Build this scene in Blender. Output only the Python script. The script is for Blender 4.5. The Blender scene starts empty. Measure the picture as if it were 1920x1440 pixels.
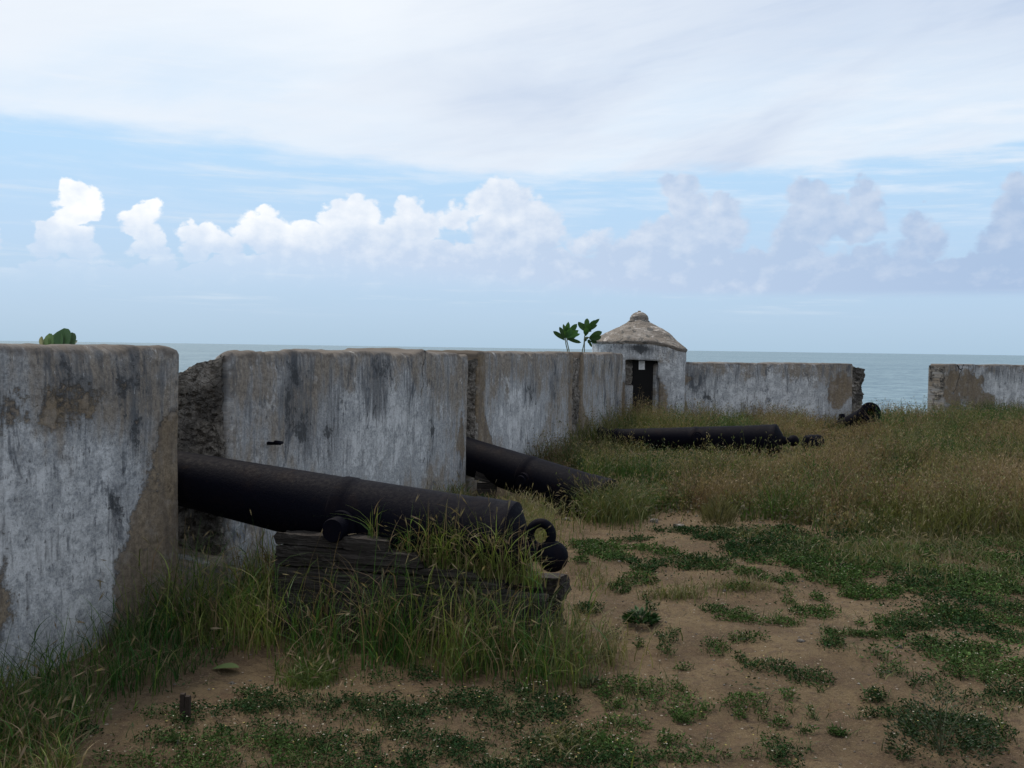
import bpy, bmesh, math, numpy as np
from mathutils import Vector, Matrix
R = math.radians
rng = np.random.default_rng(7)
SC = bpy.context.scene
COL = SC.collection

# ---------------------------------------------------------------- camera
CAMH, FPX, ROLL = 1.6, 1900.0, 0.0144
PITCH = math.atan((720 - 652.2) / FPX)
fwd = Vector((0, math.cos(PITCH), -math.sin(PITCH)))
R0 = Vector((1, 0, 0)); U0 = R0.cross(fwd)
right = R0 * math.cos(ROLL) + U0 * math.sin(ROLL)
up = U0 * math.cos(ROLL) - R0 * math.sin(ROLL)
cam = bpy.data.cameras.new('camera'); camo = bpy.data.objects.new('camera', cam); COL.objects.link(camo)
m = Matrix((right, up, -fwd)).transposed().to_4x4(); m.translation = (0, 0, CAMH)
camo.matrix_world = m
cam.sensor_fit = 'HORIZONTAL'; cam.sensor_width = 36; cam.lens = 36 * FPX / 1920
cam.clip_start = 0.05; cam.clip_end = 60000
SC.camera = camo

def ray(x, y):
    return right * ((x - 960) / FPX) + up * ((720 - y) / FPX) + fwd
def P(x, y, Y):                                  # photo pixel + distance in front -> point
    r = ray(x, y); return Vector((0, 0, CAMH)) + r * (Y / r.y)
def G(x, y, z=0.0):                              # photo pixel -> point on level z
    r = ray(x, y); return Vector((0, 0, CAMH)) + r * ((z - CAMH) / r.z)
def PX(X, Y, Z):                                 # world -> photo pixel (arrays)
    X = np.asarray(X, float); Y = np.asarray(Y, float); Z = np.asarray(Z, float) - CAMH
    d = X * fwd.x + Y * fwd.y + Z * fwd.z
    d = np.where(d < .05, .05, d)
    return 960 + FPX * (X * right.x + Y * right.y + Z * right.z) / d, 720 - FPX * (X * up.x + Y * up.y + Z * up.z) / d

# ---------------------------------------------------------------- node helper
class N:
    def __init__(s, tree): s.t = tree; s.n = tree.nodes; s.l = tree.links
    def new(s, k, **kw):
        n = s.n.new(k)
        for a, v in kw.items(): setattr(n, a, v)
        return n
    def put(s, sock, v):
        if v is None: return
        if hasattr(v, 'is_linked') or isinstance(v, bpy.types.NodeSocket): s.l.new(v, sock)
        else: sock.default_value = v
    def m(s, op, a, b=None, c=None, clamp=False):
        n = s.new('ShaderNodeMath', operation=op, use_clamp=clamp)
        for i, v in enumerate((a, b, c)): s.put(n.inputs[i], v)
        return n.outputs[0]
    def v(s, op, a, b=None, scale=None):
        n = s.new('ShaderNodeVectorMath', operation=op)
        s.put(n.inputs[0], a); s.put(n.inputs[1], b)
        if scale is not None: s.put(n.inputs['Scale'], scale)
        return n.outputs['Vector'] if op not in ('DOT_PRODUCT', 'LENGTH', 'DISTANCE') else n.outputs['Value']
    def xyz(s, x, y, z=0.0):
        n = s.new('ShaderNodeCombineXYZ')
        for i, v in enumerate((x, y, z)): s.put(n.inputs[i], v)
        return n.outputs[0]
    def sep(s, v):
        n = s.new('ShaderNodeSeparateXYZ'); s.put(n.inputs[0], v); return n.outputs
    def noise(s, vec, scale=5, detail=4, rough=.55, dist=0.0, out='Fac'):
        n = s.new('ShaderNodeTexNoise'); s.put(n.inputs['Vector'], vec)
        n.inputs['Scale'].default_value = scale; n.inputs['Detail'].default_value = detail
        n.inputs['Roughness'].default_value = rough; n.inputs['Distortion'].default_value = dist
        return n.outputs[0] if out == 'Fac' else n.outputs[1]
    def voro(s, vec, scale, feature='F1', out='Distance', rand=1.0):
        n = s.new('ShaderNodeTexVoronoi', feature=feature); s.put(n.inputs['Vector'], vec)
        n.inputs['Scale'].default_value = scale; n.inputs['Randomness'].default_value = rand
        return n.outputs[out]
    def ss(s, v, a, b, lo=0.0, hi=1.0):
        n = s.new('ShaderNodeMapRange', interpolation_type='SMOOTHSTEP'); s.put(n.inputs[0], v)
        for i, q in enumerate((a, b, lo, hi)): s.put(n.inputs[i + 1], q)
        return n.outputs[0]
    def lin(s, v, a, b, lo=0.0, hi=1.0):
        n = s.new('ShaderNodeMapRange'); n.clamp = True; s.put(n.inputs[0], v)
        for i, q in enumerate((a, b, lo, hi)): s.put(n.inputs[i + 1], q)
        return n.outputs[0]
    def mix(s, f, a, b, mode='MIX'):
        n = s.new('ShaderNodeMix', data_type='RGBA', blend_type=mode)
        s.put(n.inputs[0], f)
        for i, q in ((6, a), (7, b)):
            if isinstance(q, tuple) and len(q) == 3: q = (*q, 1)
            s.put(n.inputs[i], q)
        return n.outputs[2]
    def ramp(s, v, pts, mode='LINEAR'):
        n = s.new('ShaderNodeValToRGB'); s.put(n.inputs[0], v); cr = n.color_ramp; cr.interpolation = mode
        while len(cr.elements) < len(pts): cr.elements.new(.5)
        for e, (p, c) in zip(cr.elements, pts): e.position = p; e.color = (*c, 1)
        return n.outputs[0]
    def curve(s, v, pts, x0, x1):                # pts sorted (x,y); y in 0..1 range
        n = s.new('ShaderNodeFloatCurve'); cm = n.mapping; c = cm.curves[0]
        cm.use_clip = True
        t = s.lin(v, x0, x1)
        pts = [((x - x0) / (x1 - x0), y) for x, y in pts]
        c.points[0].location = pts[0]; c.points[1].location = pts[-1]
        for p in pts[1:-1]: c.points.new(*p)
        for p in c.points: p.handle_type = 'VECTOR'
        cm.update(); s.put(n.inputs['Value'], t); n.inputs['Factor'].default_value = 1
        return n.outputs[0]

def srgb(r, g, b):
    f = lambda c: (c / 255 / 12.92) if c / 255 <= .04045 else ((c / 255 + .055) / 1.055) ** 2.4
    return (f(r), f(g), f(b))

# ---------------------------------------------------------------- world
SUN_EL, SUN_AZ = R(56), R(-40)                   # azimuth measured from +Y towards +X
W = bpy.data.worlds.new('World'); SC.world = W; W.use_nodes = True
w = N(W.node_tree); w.n.clear()
tc = w.new('ShaderNodeTexCoord'); dx, dy, dz = w.sep(tc.outputs['Generated'])
az = w.m('ARCTAN2', dx, dy); el = w.m('ARCSINE', dz)
sky = w.new('ShaderNodeTexSky', sky_type='NISHITA'); sky.sun_disc = False
sky.sun_elevation = SUN_EL; sky.sun_rotation = SUN_AZ; sky.dust_density = 1.5; sky.ozone_density = 1.5
def azel(x, y):
    hor = 652.2 + ROLL * (x - 960); a = math.atan((x - 960) / FPX)
    return a, math.atan((hor - y) / FPX * math.cos(a))
grad = w.ramp(w.lin(el, 0, .5), [(0, srgb(176, 204, 227)), (.07, srgb(182, 209, 235)), (.2, srgb(186, 215, 244)),
                                 (.36, srgb(186, 221, 251)), (.6, srgb(160, 206, 246)), (1, srgb(110, 160, 215))])
base = w.mix(.10, w.v('SCALE', grad, scale=10.0), sky.outputs[0])
# coordinates for cloud noise
cv = w.xyz(az, w.m('MULTIPLY', el, 1.25), 0.0)
# thin streaks low over the sea
st = w.noise(w.xyz(w.m('MULTIPLY', az, 4), w.m('MULTIPLY', el, 60)), 1.4, 5, .6)
stm = w.m('MULTIPLY', w.ss(st, .52, .75), w.ss(el, .02, .05))
base = w.mix(w.m('MULTIPLY', stm, .5), base, tuple(10 * c for c in srgb(222, 232, 242)))
# cirrus in the blue band
ci = w.noise(w.xyz(w.m('MULTIPLY', az, 5), w.m('MULTIPLY', w.m('ADD', el, w.m('MULTIPLY', az, .03)), 36)), 1.6, 6, .6)
cim = w.m('MULTIPLY', w.ss(ci, .44, .7), w.ss(el, .09, .16))
cim = w.m('MULTIPLY', cim, w.lin(az, -.4, .45, .35, 1.0))
base = w.mix(w.m('MULTIPLY', cim, .8), base, tuple(10 * c for c in srgb(226, 236, 248)))
# cumulus row: height of the tops along the azimuth
BLOBS = [(125,352,20,15),(148,366,38,24),(158,386,30,22),(125,404,22,22),(100,430,33,24),(132,440,36,26),(88,458,32,20),(158,466,30,18),(178,476,14,10),(275,380,24,18),(260,400,35,20),(262,425,28,18),(280,450,24,20),(266,466,20,14),(300,472,18,16),(302,495,24,16),
 (365,436,34,20),(390,446,40,22),(420,456,28,18),(362,470,24,18),(495,414,44,20),(465,430,28,22),(520,440,50,28),(570,424,28,20),(600,440,38,28),(650,400,46,34),(660,440,58,42),(625,396,24,20),(690,402,18,24),(765,390,26,20),(780,420,48,32),(750,440,50,32),
 (930,360,42,26),(902,372,30,24),(945,388,48,36),(980,362,10,18),(985,402,44,28),(1020,430,38,28),(865,396,24,16),(848,412,28,18),(950,430,68,42),(1100,446,40,16),(1150,470,40,22),(1085,452,24,14),(1225,425,36,26),(1270,346,36,28),(1285,386,38,38),(1350,396,33,32),(1340,430,58,42),(1300,442,58,46),(1210,460,48,36),
 (1505,366,40,32),(1540,402,56,42),(1500,426,54,42),(1615,366,33,33),(1600,412,48,42),(1480,452,48,38),(1715,416,33,22),(1730,446,44,32),(1700,460,38,28),(1895,350,26,24),(1890,390,36,28),(1880,430,44,38),(1860,460,48,32),(1935,425,50,60),(2000,380,60,50),(2090,420,80,60),(-60,450,60,40),(-160,420,60,60),(-330,450,90,50),(2300,440,90,50)]
tops = [(-900, 490), (-300, 500), (0, 505), (80, 486), (200, 494), (330, 508), (430, 474), (600, 455), (800, 448), (1000, 452), (1150, 478), (1300, 462), (1400, 462), (1640, 462), (1780, 476), (1850, 470), (1950, 450), (2300, 460), (2900, 480)]
tp = []
for x, y in tops:
    a, e = azel(x, y)
    if tp and a <= tp[-1][0] + .0005: a = tp[-1][0] + .001
    tp.append((a, e * 3))
d1 = w.sep(w.noise(cv, 22, 5, .6, out='Color')); d2 = w.sep(w.noise(cv, 70, 4, .6, out='Color'))
azd = w.m('ADD', az, w.m('MULTIPLY', w.m('SUBTRACT', d1[0], .5), .022))
azd = w.m('ADD', azd, w.m('MULTIPLY', w.m('SUBTRACT', d2[0], .5), .014))
eld = w.m('ADD', el, w.m('MULTIPLY', w.m('SUBTRACT', d1[1], .5), .016))
eld = w.m('ADD', eld, w.m('MULTIPLY', w.m('SUBTRACT', d2[1], .5), .012))
vb = w.new('ShaderNodeTexVoronoi', feature='SMOOTH_F1'); w.put(vb.inputs['Vector'], w.v('ADD', cv, w.v('SCALE', w.noise(cv, 30, 3, out='Color'), scale=.02)))
vb.inputs['Scale'].default_value = 48; vb.inputs['Smoothness'].default_value = .25; vb = vb.outputs['Distance']
vc = w.voro(w.v('ADD', cv, w.v('SCALE', w.noise(cv, 60, 3, out='Color'), scale=.012)), 120, 'F1')
eld = w.m('ADD', eld, w.m('ADD', w.m('MULTIPLY', w.m('SUBTRACT', vb, .4), .016), w.m('MULTIPLY', w.m('SUBTRACT', vc, .4), .005)))
H = w.m('DIVIDE', w.curve(azd, tp, tp[0][0], tp[-1][0]), 3.0)
dd = w.m('SUBTRACT', H, eld)
pq = w.xyz(azd, eld, 0.0)
for (x, y, rx, ry) in BLOBS:
    a0, e0 = azel(x, y); k = math.cos(a0) ** 2 / FPX; sx, sy = 1 / (rx * k), FPX / ry / math.cos(a0)
    n = w.new('ShaderNodeVectorMath', operation='MULTIPLY_ADD'); w.put(n.inputs[0], pq); n.inputs[1].default_value = (sx, sy, 0); n.inputs[2].default_value = (-a0 * sx, -e0 * sy, 0)
    dd = w.m('SMOOTH_MAX', dd, w.m('MULTIPLY_ADD', w.v('LENGTH', n.outputs[0]), -min(rx, ry) / FPX, min(rx, ry) / FPX), .003)
dd = w.m('ADD', dd, .0022)
cm = w.ss(dd, -.0012, w.lin(az, -.3, .3, .0025, .0065))
fade = w.ss(el, w.lin(az, -.35, .15, .035, .049), w.lin(az, -.35, .15, .115, .060))
def puff(off):
    return w.noise(w.v('ADD', cv, off), 30, 5, .55)
relief = w.m('SUBTRACT', puff((0.0, 0.0, 0.0)), puff((.008, -.010, 0.0)))
relief = w.m('SUBTRACT', relief, w.m('MULTIPLY', w.m('SUBTRACT', vb, .42), .09))
lit = w.m('MULTIPLY', w.m('MULTIPLY', w.ss(el, .075, .13), w.ss(dd, .06, .0)), w.curve(az, [(-.6, .95), (-.45, 1.0), (-.33, .95), (-.22, .95), (-.15, .62), (-.05, .50), (.05, .34), (.12, .22), (.2, .16), (.6, .10)], -.6, .6))
lit = w.m('ADD', lit, w.m('MULTIPLY', relief, w.lin(az, -.3, .3, 1.5, .7)), clamp=True)
ccol = w.mix(lit, w.mix(w.lin(az, -.3, .45), tuple(10 * c for c in srgb(207, 222, 242)), tuple(10 * c for c in srgb(171, 193, 223))), tuple(10.2 * c for c in srgb(253, 254, 255)))
inner = w.m('MULTIPLY', w.ss(dd, 0, .09), w.lin(az, -.4, .1, .50, .02))
ca = w.m('MULTIPLY', w.m('MULTIPLY', cm, fade), w.m('SUBTRACT', .97, inner))
colr = w.mix(ca, base, ccol)
# high sheet of cloud with a sloping lower edge
low = [(-900, 200), (-300, 222), (0, 232), (120, 246), (300, 262), (450, 278), (540, 298), (640, 318), (800, 328), (1000, 342), (1200, 335), (1400, 325), (1600, 308), (1750, 298), (1920, 286), (2200, 260), (2900, 230)]
lp = [(azel(x, y)[0], azel(x, y)[1] * 3) for x, y in low]
sn = w.sep(w.noise(w.xyz(w.m('MULTIPLY', az, 1.2), w.m('MULTIPLY', el, 5)), 4, 6, .6, out='Color'))
eb = w.m('ADD', el, w.m('MULTIPLY', w.m('SUBTRACT', sn[0], .5), .05))
L = w.m('DIVIDE', w.curve(az, lp, lp[0][0], lp[-1][0]), 3.0)
over = w.m('SUBTRACT', eb, L)
sm = w.ss(over, -.003, w.lin(az, -.3, .1, .020, .010))
sa = w.v('ADD', w.xyz(w.m('MULTIPLY', az, .9), w.m('ADD', w.m('MULTIPLY', el, 2.6), w.m('MULTIPLY', az, -.5))), (3.1, 1.7, 0.0))
big = w.noise(sa, 2.2, 6, .55, .4); fine = w.noise(w.xyz(w.m('MULTIPLY', az, 2), w.m('ADD', w.m('MULTIPLY', el, 16), w.m('MULTIPLY', az, -3))), 2.0, 7, .62)
grey = w.m('ADD', w.m('MULTIPLY', w.ss(big, .40, .68), .55), w.m('MULTIPLY', w.ss(fine, .40, .75), .16))
grey = w.m('MULTIPLY', grey, w.lin(az, -.45, .20, .35, 1.35))
grey = w.m('ADD', grey, w.m('MULTIPLY', w.m('MULTIPLY', w.ss(over, .03, .14), w.ss(over, .30, .16)), w.lin(az, -.15, .3, 0, .65)), clamp=True)
scol = w.mix(grey, tuple(10 * c for c in srgb(239, 245, 252)), tuple(10 * c for c in srgb(188, 205, 230)))
thin = w.m('MULTIPLY', w.ss(big, .60, .35), w.ss(over, .16, .0))
sm = w.m('MULTIPLY', sm, w.m('SUBTRACT', 1.0, w.m('MULTIPLY', thin, .45)))
colr = w.mix(sm, colr, scol)
# the rest of the sky (behind the viewer, overhead): unseen grey cloud, added to tune the light on the yard
behind = w.m('MAXIMUM', w.ss(dy, .55, -.35), w.ss(el, .50, 1.0))
hv = w.mix(w.noise(cv, 3, 5), tuple(10 * c for c in srgb(186, 192, 204)), tuple(10 * c for c in srgb(226, 229, 234)))
colr = w.mix(w.m('MULTIPLY', behind, .9), colr, hv)
bg = w.new('ShaderNodeBackground'); w.put(bg.inputs[0], colr); bg.inputs[1].default_value = .1
wo = w.new('ShaderNodeOutputWorld'); w.l.new(bg.outputs[0], wo.inputs[0])

# ---------------------------------------------------------------- sun
sl = bpy.data.lights.new('sun', 'SUN'); sl.energy = 2.7; sl.angle = R(12); sl.color = (1, .90, .76)
so = bpy.data.objects.new('sun', sl); COL.objects.link(so)
sd = Vector((math.sin(SUN_AZ) * math.cos(SUN_EL), math.cos(SUN_AZ) * math.cos(SUN_EL), math.sin(SUN_EL)))
so.rotation_euler = sd.to_track_quat('Z', 'Y').to_euler(); so.location = sd * 60
SC.view_settings.view_transform = 'Standard'; SC.view_settings.look = 'None'
SC.view_settings.exposure = 0.05; SC.view_settings.gamma = 1.0
SC.render.engine = 'CYCLES'
SC.cycles.max_bounces = 6; SC.cycles.transparent_max_bounces = 8
SC.cycles.caustics_reflective = False; SC.cycles.caustics_refractive = False

# ---------------------------------------------------------------- numpy noise
def _h(ix, iy, iz, s):
    n = (ix * 374761393 + iy * 668265263 + iz * 2147483647 * 3 + s * 1274126177) & 0xFFFFFFFF
    n = ((n ^ (n >> 13)) * 1274126177) & 0xFFFFFFFF
    n = ((n ^ (n >> 16)) * 2246822519) & 0xFFFFFFFF
    return ((n ^ (n >> 15)) & 0xFFFFFF) / 0xFFFFFF
def vn(x, y, z=0.0, s=0):
    x, y, z = np.broadcast_arrays(np.asarray(x, float), np.asarray(y, float), np.asarray(z, float))
    ix, iy, iz = np.floor(x).astype(np.int64), np.floor(y).astype(np.int64), np.floor(z).astype(np.int64)
    fx, fy, fz = x - ix, y - iy, z - iz
    fx, fy, fz = [t * t * (3 - 2 * t) for t in (fx, fy, fz)]
    r = 0
    for a in (0, 1):
        for b in (0, 1):
            for c in (0, 1):
                r = r + _h(ix + a, iy + b, iz + c, s) * (fx if a else 1 - fx) * (fy if b else 1 - fy) * (fz if c else 1 - fz)
    return r
def fbm(x, y, z=0.0, s=0, o=4):
    r, a, t, f = 0, 1., 0, 1.
    for i in range(o):
        r = r + a * vn(np.asarray(x) * f, np.asarray(y) * f, np.asarray(z) * f, s + i * 17); t += a; a *= .5; f *= 2.03
    return r / t
def sst(v, a, b):
    t = np.clip((v - a) / (b - a), 0, 1); return t * t * (3 - 2 * t)

# ---------------------------------------------------------------- mesh helpers
def np_mesh(name, V, F, mat, smooth=False, tint=None, attrs=None, uv=None):
    V = np.asarray(V, np.float32).reshape(-1, 3); F = np.asarray(F, np.int32)
    k = F.shape[1]; me = bpy.data.meshes.new(name)
    me.vertices.add(len(V)); me.vertices.foreach_set('co', V.ravel())
    me.loops.add(F.size); me.loops.foreach_set('vertex_index', F.ravel())
    me.polygons.add(len(F)); me.polygons.foreach_set('loop_start', np.arange(0, F.size, k, dtype=np.int32))
    me.update(calc_edges=True)
    me.polygons.foreach_set('use_smooth', np.full(len(F), smooth, bool))
    if tint is not None:
        a = me.attributes.new('tint', 'FLOAT_COLOR', 'POINT')
        a.data.foreach_set('color', np.hstack([tint, np.ones((len(tint), 1))]).astype(np.float32).ravel())
    for kx, vv in (attrs or {}).items():
        a = me.attributes.new(kx, 'FLOAT', 'POINT'); a.data.foreach_set('value', np.asarray(vv, np.float32).ravel())
    me.materials.append(mat)
    me.validate()
    return me
def link(name, me, parent=None, **p):
    o = bpy.data.objects.new(name, me); COL.objects.link(o)
    if parent is not None: o.parent = parent
    for k, v in p.items(): o[k] = v
    return o
def thing(name, label, cat, loc=(0, 0, 0), mw=None, group=None):
    o = bpy.data.objects.new(name, None); COL.objects.link(o); o.empty_display_size = .2
    if mw is not None: o.matrix_world = mw
    else: o.location = loc
    o['label'] = label; o['category'] = cat
    if group: o['group'] = group
    return o
def grid_faces(nu, nv, wrapu=False):
    i = np.arange(nu if wrapu else nu - 1); j = np.arange(nv - 1)
    I, J = np.meshgrid(i, j, indexing='ij'); I = I.ravel(); J = J.ravel(); I2 = (I + 1) % nu
    return np.stack([I * nv + J, I2 * nv + J, I2 * nv + J + 1, I * nv + J + 1], 1)
def bm_obj(name, bm, mat, parent=None, smooth=False, **p):
    me = bpy.data.meshes.new(name); bm.normal_update(); bm.to_mesh(me); bm.free(); me.materials.append(mat)
    if smooth: me.polygons.foreach_set('use_smooth', np.full(len(me.polygons), True))
    return link(name, me, parent, **p)
def lathe(prof, seg=40, axis='x'):
    prof = np.array(prof, float); th = np.linspace(0, 2 * math.pi, seg, endpoint=False)
    s, r = prof[:, 0], prof[:, 1]
    V = np.zeros((seg, len(s), 3))
    if axis == 'x':
        V[..., 0] = s; V[..., 1] = np.cos(th)[:, None] * r; V[..., 2] = np.sin(th)[:, None] * r
    else:
        V[..., 2] = s; V[..., 0] = np.cos(th)[:, None] * r; V[..., 1] = np.sin(th)[:, None] * r
    return V.reshape(-1, 3), grid_faces(seg, len(s), True)
def dense(prof, step):                            # resample a profile
    out = [prof[0]]
    for a, b in zip(prof[:-1], prof[1:]):
        n = max(1, int(math.hypot(b[0] - a[0], b[1] - a[1]) / step))
        for i in range(1, n + 1): out.append((a[0] + (b[0] - a[0]) * i / n, a[1] + (b[1] - a[1]) * i / n))
    return out
def lumpy_box(lo, hi, res, amp, scale, seed, top=None, layered=0.0, rough=1.0):
    """box with stone-like relief; top(x,y)->z caps the height; returns V,F"""
    lo = np.array(lo, float); hi = np.array(hi, float); d = hi - lo; n = np.maximum(2, np.ceil(d / res).astype(int) + 1)
    Vs, Fs, off = [], [], 0
    for ax in range(3):
        a, b = [(1, 2), (2, 0), (0, 1)][ax]
        A, B = np.meshgrid(np.linspace(0, 1, n[a]), np.linspace(0, 1, n[b]), indexing='ij')
        for side in (0, 1):
            V = np.zeros((n[a], n[b], 3)); V[..., a] = A; V[..., b] = B; V[..., ax] = side
            F = grid_faces(n[a], n[b]); F = F if side else F[:, ::-1]
            Vs.append(V.reshape(-1, 3)); Fs.append(F + off); off += n[a] * n[b]
    V = np.vstack(Vs); F = np.vstack(Fs)
    V = np.round(V, 6); V, inv = np.unique(V, axis=0, return_inverse=True); F = inv.ravel()[F]
    c = V - .5
    p = lo + V * d
    if top is not None:
        T = top(p[:, 0], p[:, 1]); p[:, 2] = lo[2] + (p[:, 2] - lo[2]) * (T - lo[2]) / (hi[2] - lo[2])
    nrm = np.sign(c) * np.maximum(0, np.abs(c) * 2 - .8); ln = np.linalg.norm(nrm, axis=1, keepdims=True); ln[ln == 0] = 1; nrm = nrm / ln
    f = (fbm(p[:, 0] * scale, p[:, 1] * scale, p[:, 2] * scale * (1 + layered), seed, 5) - .5) * 2
    g = np.abs(fbm(p[:, 0] * scale * 2, p[:, 1] * scale * 2, p[:, 2] * scale * 2 * (1 + layered), seed + 5, 3) - .5) * 2
    p = p + nrm * (f * amp - (g < .10) * amp * .35 * rough)[:, None]
    return p, F

# ---------------------------------------------------------------- materials
def mat(name):
    M = bpy.data.materials.new(name); M.use_nodes = True; t = N(M.node_tree); t.n.clear()
    b = t.new('ShaderNodeBsdfPrincipled'); o = t.new('ShaderNodeOutputMaterial'); t.l.new(b.outputs[0], o.inputs[0])
    t.b = b; return M, t
def bump(t, h, strength=.5, dist=.01):
    n = t.new('ShaderNodeBump'); n.inputs['Strength'].default_value = strength; n.inputs['Distance'].default_value = dist
    t.put(n.inputs['Height'], h); t.l.new(n.outputs[0], t.b.inputs['Normal'])
def geo(t): return t.new('ShaderNodeNewGeometry').outputs['Position']
def attr(t, n, o='Fac'):
    a = t.new('ShaderNodeAttribute'); a.attribute_name = n; return a.outputs[o]

def plaster_mat():
    M, t = mat('weathered_plaster'); u, v, top = attr(t, 'wu'), attr(t, 'wv'), attr(t, 'wtop')
    brown, dark, white = attr(t, 'brown'), attr(t, 'dark'), attr(t, 'white')
    p = geo(t)
    uv = t.xyz(u, v, 0.0)
    streak = t.noise(t.xyz(t.m('MULTIPLY', u, 9), t.m('MULTIPLY', v, 1.3)), 1.0, 7, .62, .3)
    streak2 = t.noise(t.xyz(t.m('MULTIPLY', u, 30), t.m('MULTIPLY', v, 3.6), 4.0), 1.0, 6, .65, .3)
    blot = t.noise(uv, 2.3, 8, .60, .4); blot2 = t.noise(t.v('ADD', uv, (7.7, 3.1, 0.0)), 5.0, 8, .66)
    fine = t.noise(uv, 60, 6, .75); mid = t.noise(uv, 18, 6, .7)
    grain = t.noise(uv, 26, 8, .8)
    pale = t.mix(t.ss(t.m('ADD', t.m('MULTIPLY', grain, .5), t.m('MULTIPLY', fine, .5)), .38, .62), (.235, .256, .282), (.475, .500, .525))
    tan = t.mix(t.ss(grain, .38, .62), (.165, .148, .130), (.315, .285, .245))
    topf = t.ss(top, 0.85, 0.0)
    ps = t.m('ADD', t.m('ADD', t.m('MULTIPLY', blot, .45), t.m('MULTIPLY', streak, .40)), t.m('MULTIPLY', blot2, .20))
    ps = t.m('ADD', ps, t.m('ADD', t.m('MULTIPLY', topf, -.060), t.m('MULTIPLY', white, .15)))
    c = t.mix(t.ss(ps, .43, .60), tan, pale)
    c = t.mix(t.m('MULTIPLY', t.ss(t.m('ADD', t.m('MULTIPLY', blot2, .6), t.m('ADD', t.m('MULTIPLY', grain, .4), t.m('MULTIPLY', white, .10))), .54, .66), .8), c, (.66, .69, .72))
    sk = t.m('ADD', t.m('MULTIPLY', streak, .5), t.m('ADD', t.m('MULTIPLY', streak2, .3), t.m('MULTIPLY', blot2, .2)))
    sk = t.m('ADD', sk, t.m('MULTIPLY', topf, .035)); sk = t.m('ADD', sk, t.m('MULTIPLY', dark, .065))
    c = t.mix(t.m('MULTIPLY', t.ss(sk, .515, .630), .72), c, (.095, .102, .112))
    sp = t.m('MULTIPLY', t.ss(t.m('ADD', grain, t.m('MULTIPLY', dark, .05)), .585, .68), .55)
    c = t.mix(sp, c, (.09, .10, .115))
    mo = t.noise(t.xyz(t.m('MULTIPLY', u, 3.6), t.m('MULTIPLY', v, 2.0), 2.0), 1.0, 9, .68, .6)
    mo = t.m('ADD', mo, t.m('ADD', t.m('MULTIPLY', dark, .05), t.m('MULTIPLY', t.m('SUBTRACT', streak2, .5), .25)))
    c = t.mix(t.m('MULTIPLY', t.ss(mo, .565, .66), .75), c, (.070, .082, .100))
    nick = t.noise(t.xyz(t.m('MULTIPLY', u, 40), t.m('MULTIPLY', v, 13), 9.0), 1.0, 5, .7)
    c = t.mix(t.m('MULTIPLY', t.ss(nick, .59, .66), .75), c, (.06, .062, .07))
    c = t.mix(t.m('MULTIPLY', t.ss(nick, .38, .32), .5), c, (.58, .61, .64))
    c = t.mix(t.m('MULTIPLY', t.ss(t.m('ADD', dark, t.m('ADD', t.m('MULTIPLY', t.m('SUBTRACT', blot2, .5), 6.0), t.m('MULTIPLY', t.m('SUBTRACT', grain, .5), 4.0))), 1.15, 1.7), .85), c, (.045, .050, .056))
    # bare brown render where the whitewash has gone
    edge = t.m('ADD', t.m('MULTIPLY', brown, .95), t.m('ADD', t.m('MULTIPLY', t.m('SUBTRACT', blot2, .5), 2.1), t.m('ADD', t.m('MULTIPLY', t.m('SUBTRACT', grain, .5), 1.2), t.m('MULTIPLY', t.m('SUBTRACT', streak, .5), .5))))
    bm_ = t.ss(edge, .42, .66)
    bc = t.mix(t.ss(grain, .36, .64), (.125, .100, .070), (.260, .208, .145)); bc = t.mix(t.m('MULTIPLY', t.ss(streak, .45, .65), .6), bc, (.105, .088, .075))
    bc = t.mix(t.m('MULTIPLY', t.ss(blot2, .52, .62), .35), bc, (.30, .28, .26))
    c = t.mix(t.m('MULTIPLY', bm_, .93), c, bc)
    tb = t.ss(t.m('ADD', top, t.m('MULTIPLY', t.m('SUBTRACT', blot2, .5), .22)), .06, .01)
    c = t.mix(t.m('MULTIPLY', tb, .75), c, t.mix(grain, (.055, .050, .048), (.150, .128, .110)))
    c = t.mix(t.m('MULTIPLY', t.ss(fine, .38, .28), .6), c, (.06, .06, .065))
    t.put(t.b.inputs['Base Color'], c); t.b.inputs['Roughness'].default_value = .93
    t.b.inputs['Specular IOR Level'].default_value = .2
    h = t.m('ADD', t.m('MULTIPLY', mid, .6), t.m('ADD', t.m('MULTIPLY', fine, .35), t.m('MULTIPLY', streak2, .35)))
    h = t.m('SUBTRACT', h, t.m('MULTIPLY', bm_, .35))
    bump(t, h, 1.0, .016); return M, t
PLASTER, _ = plaster_mat()

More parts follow.
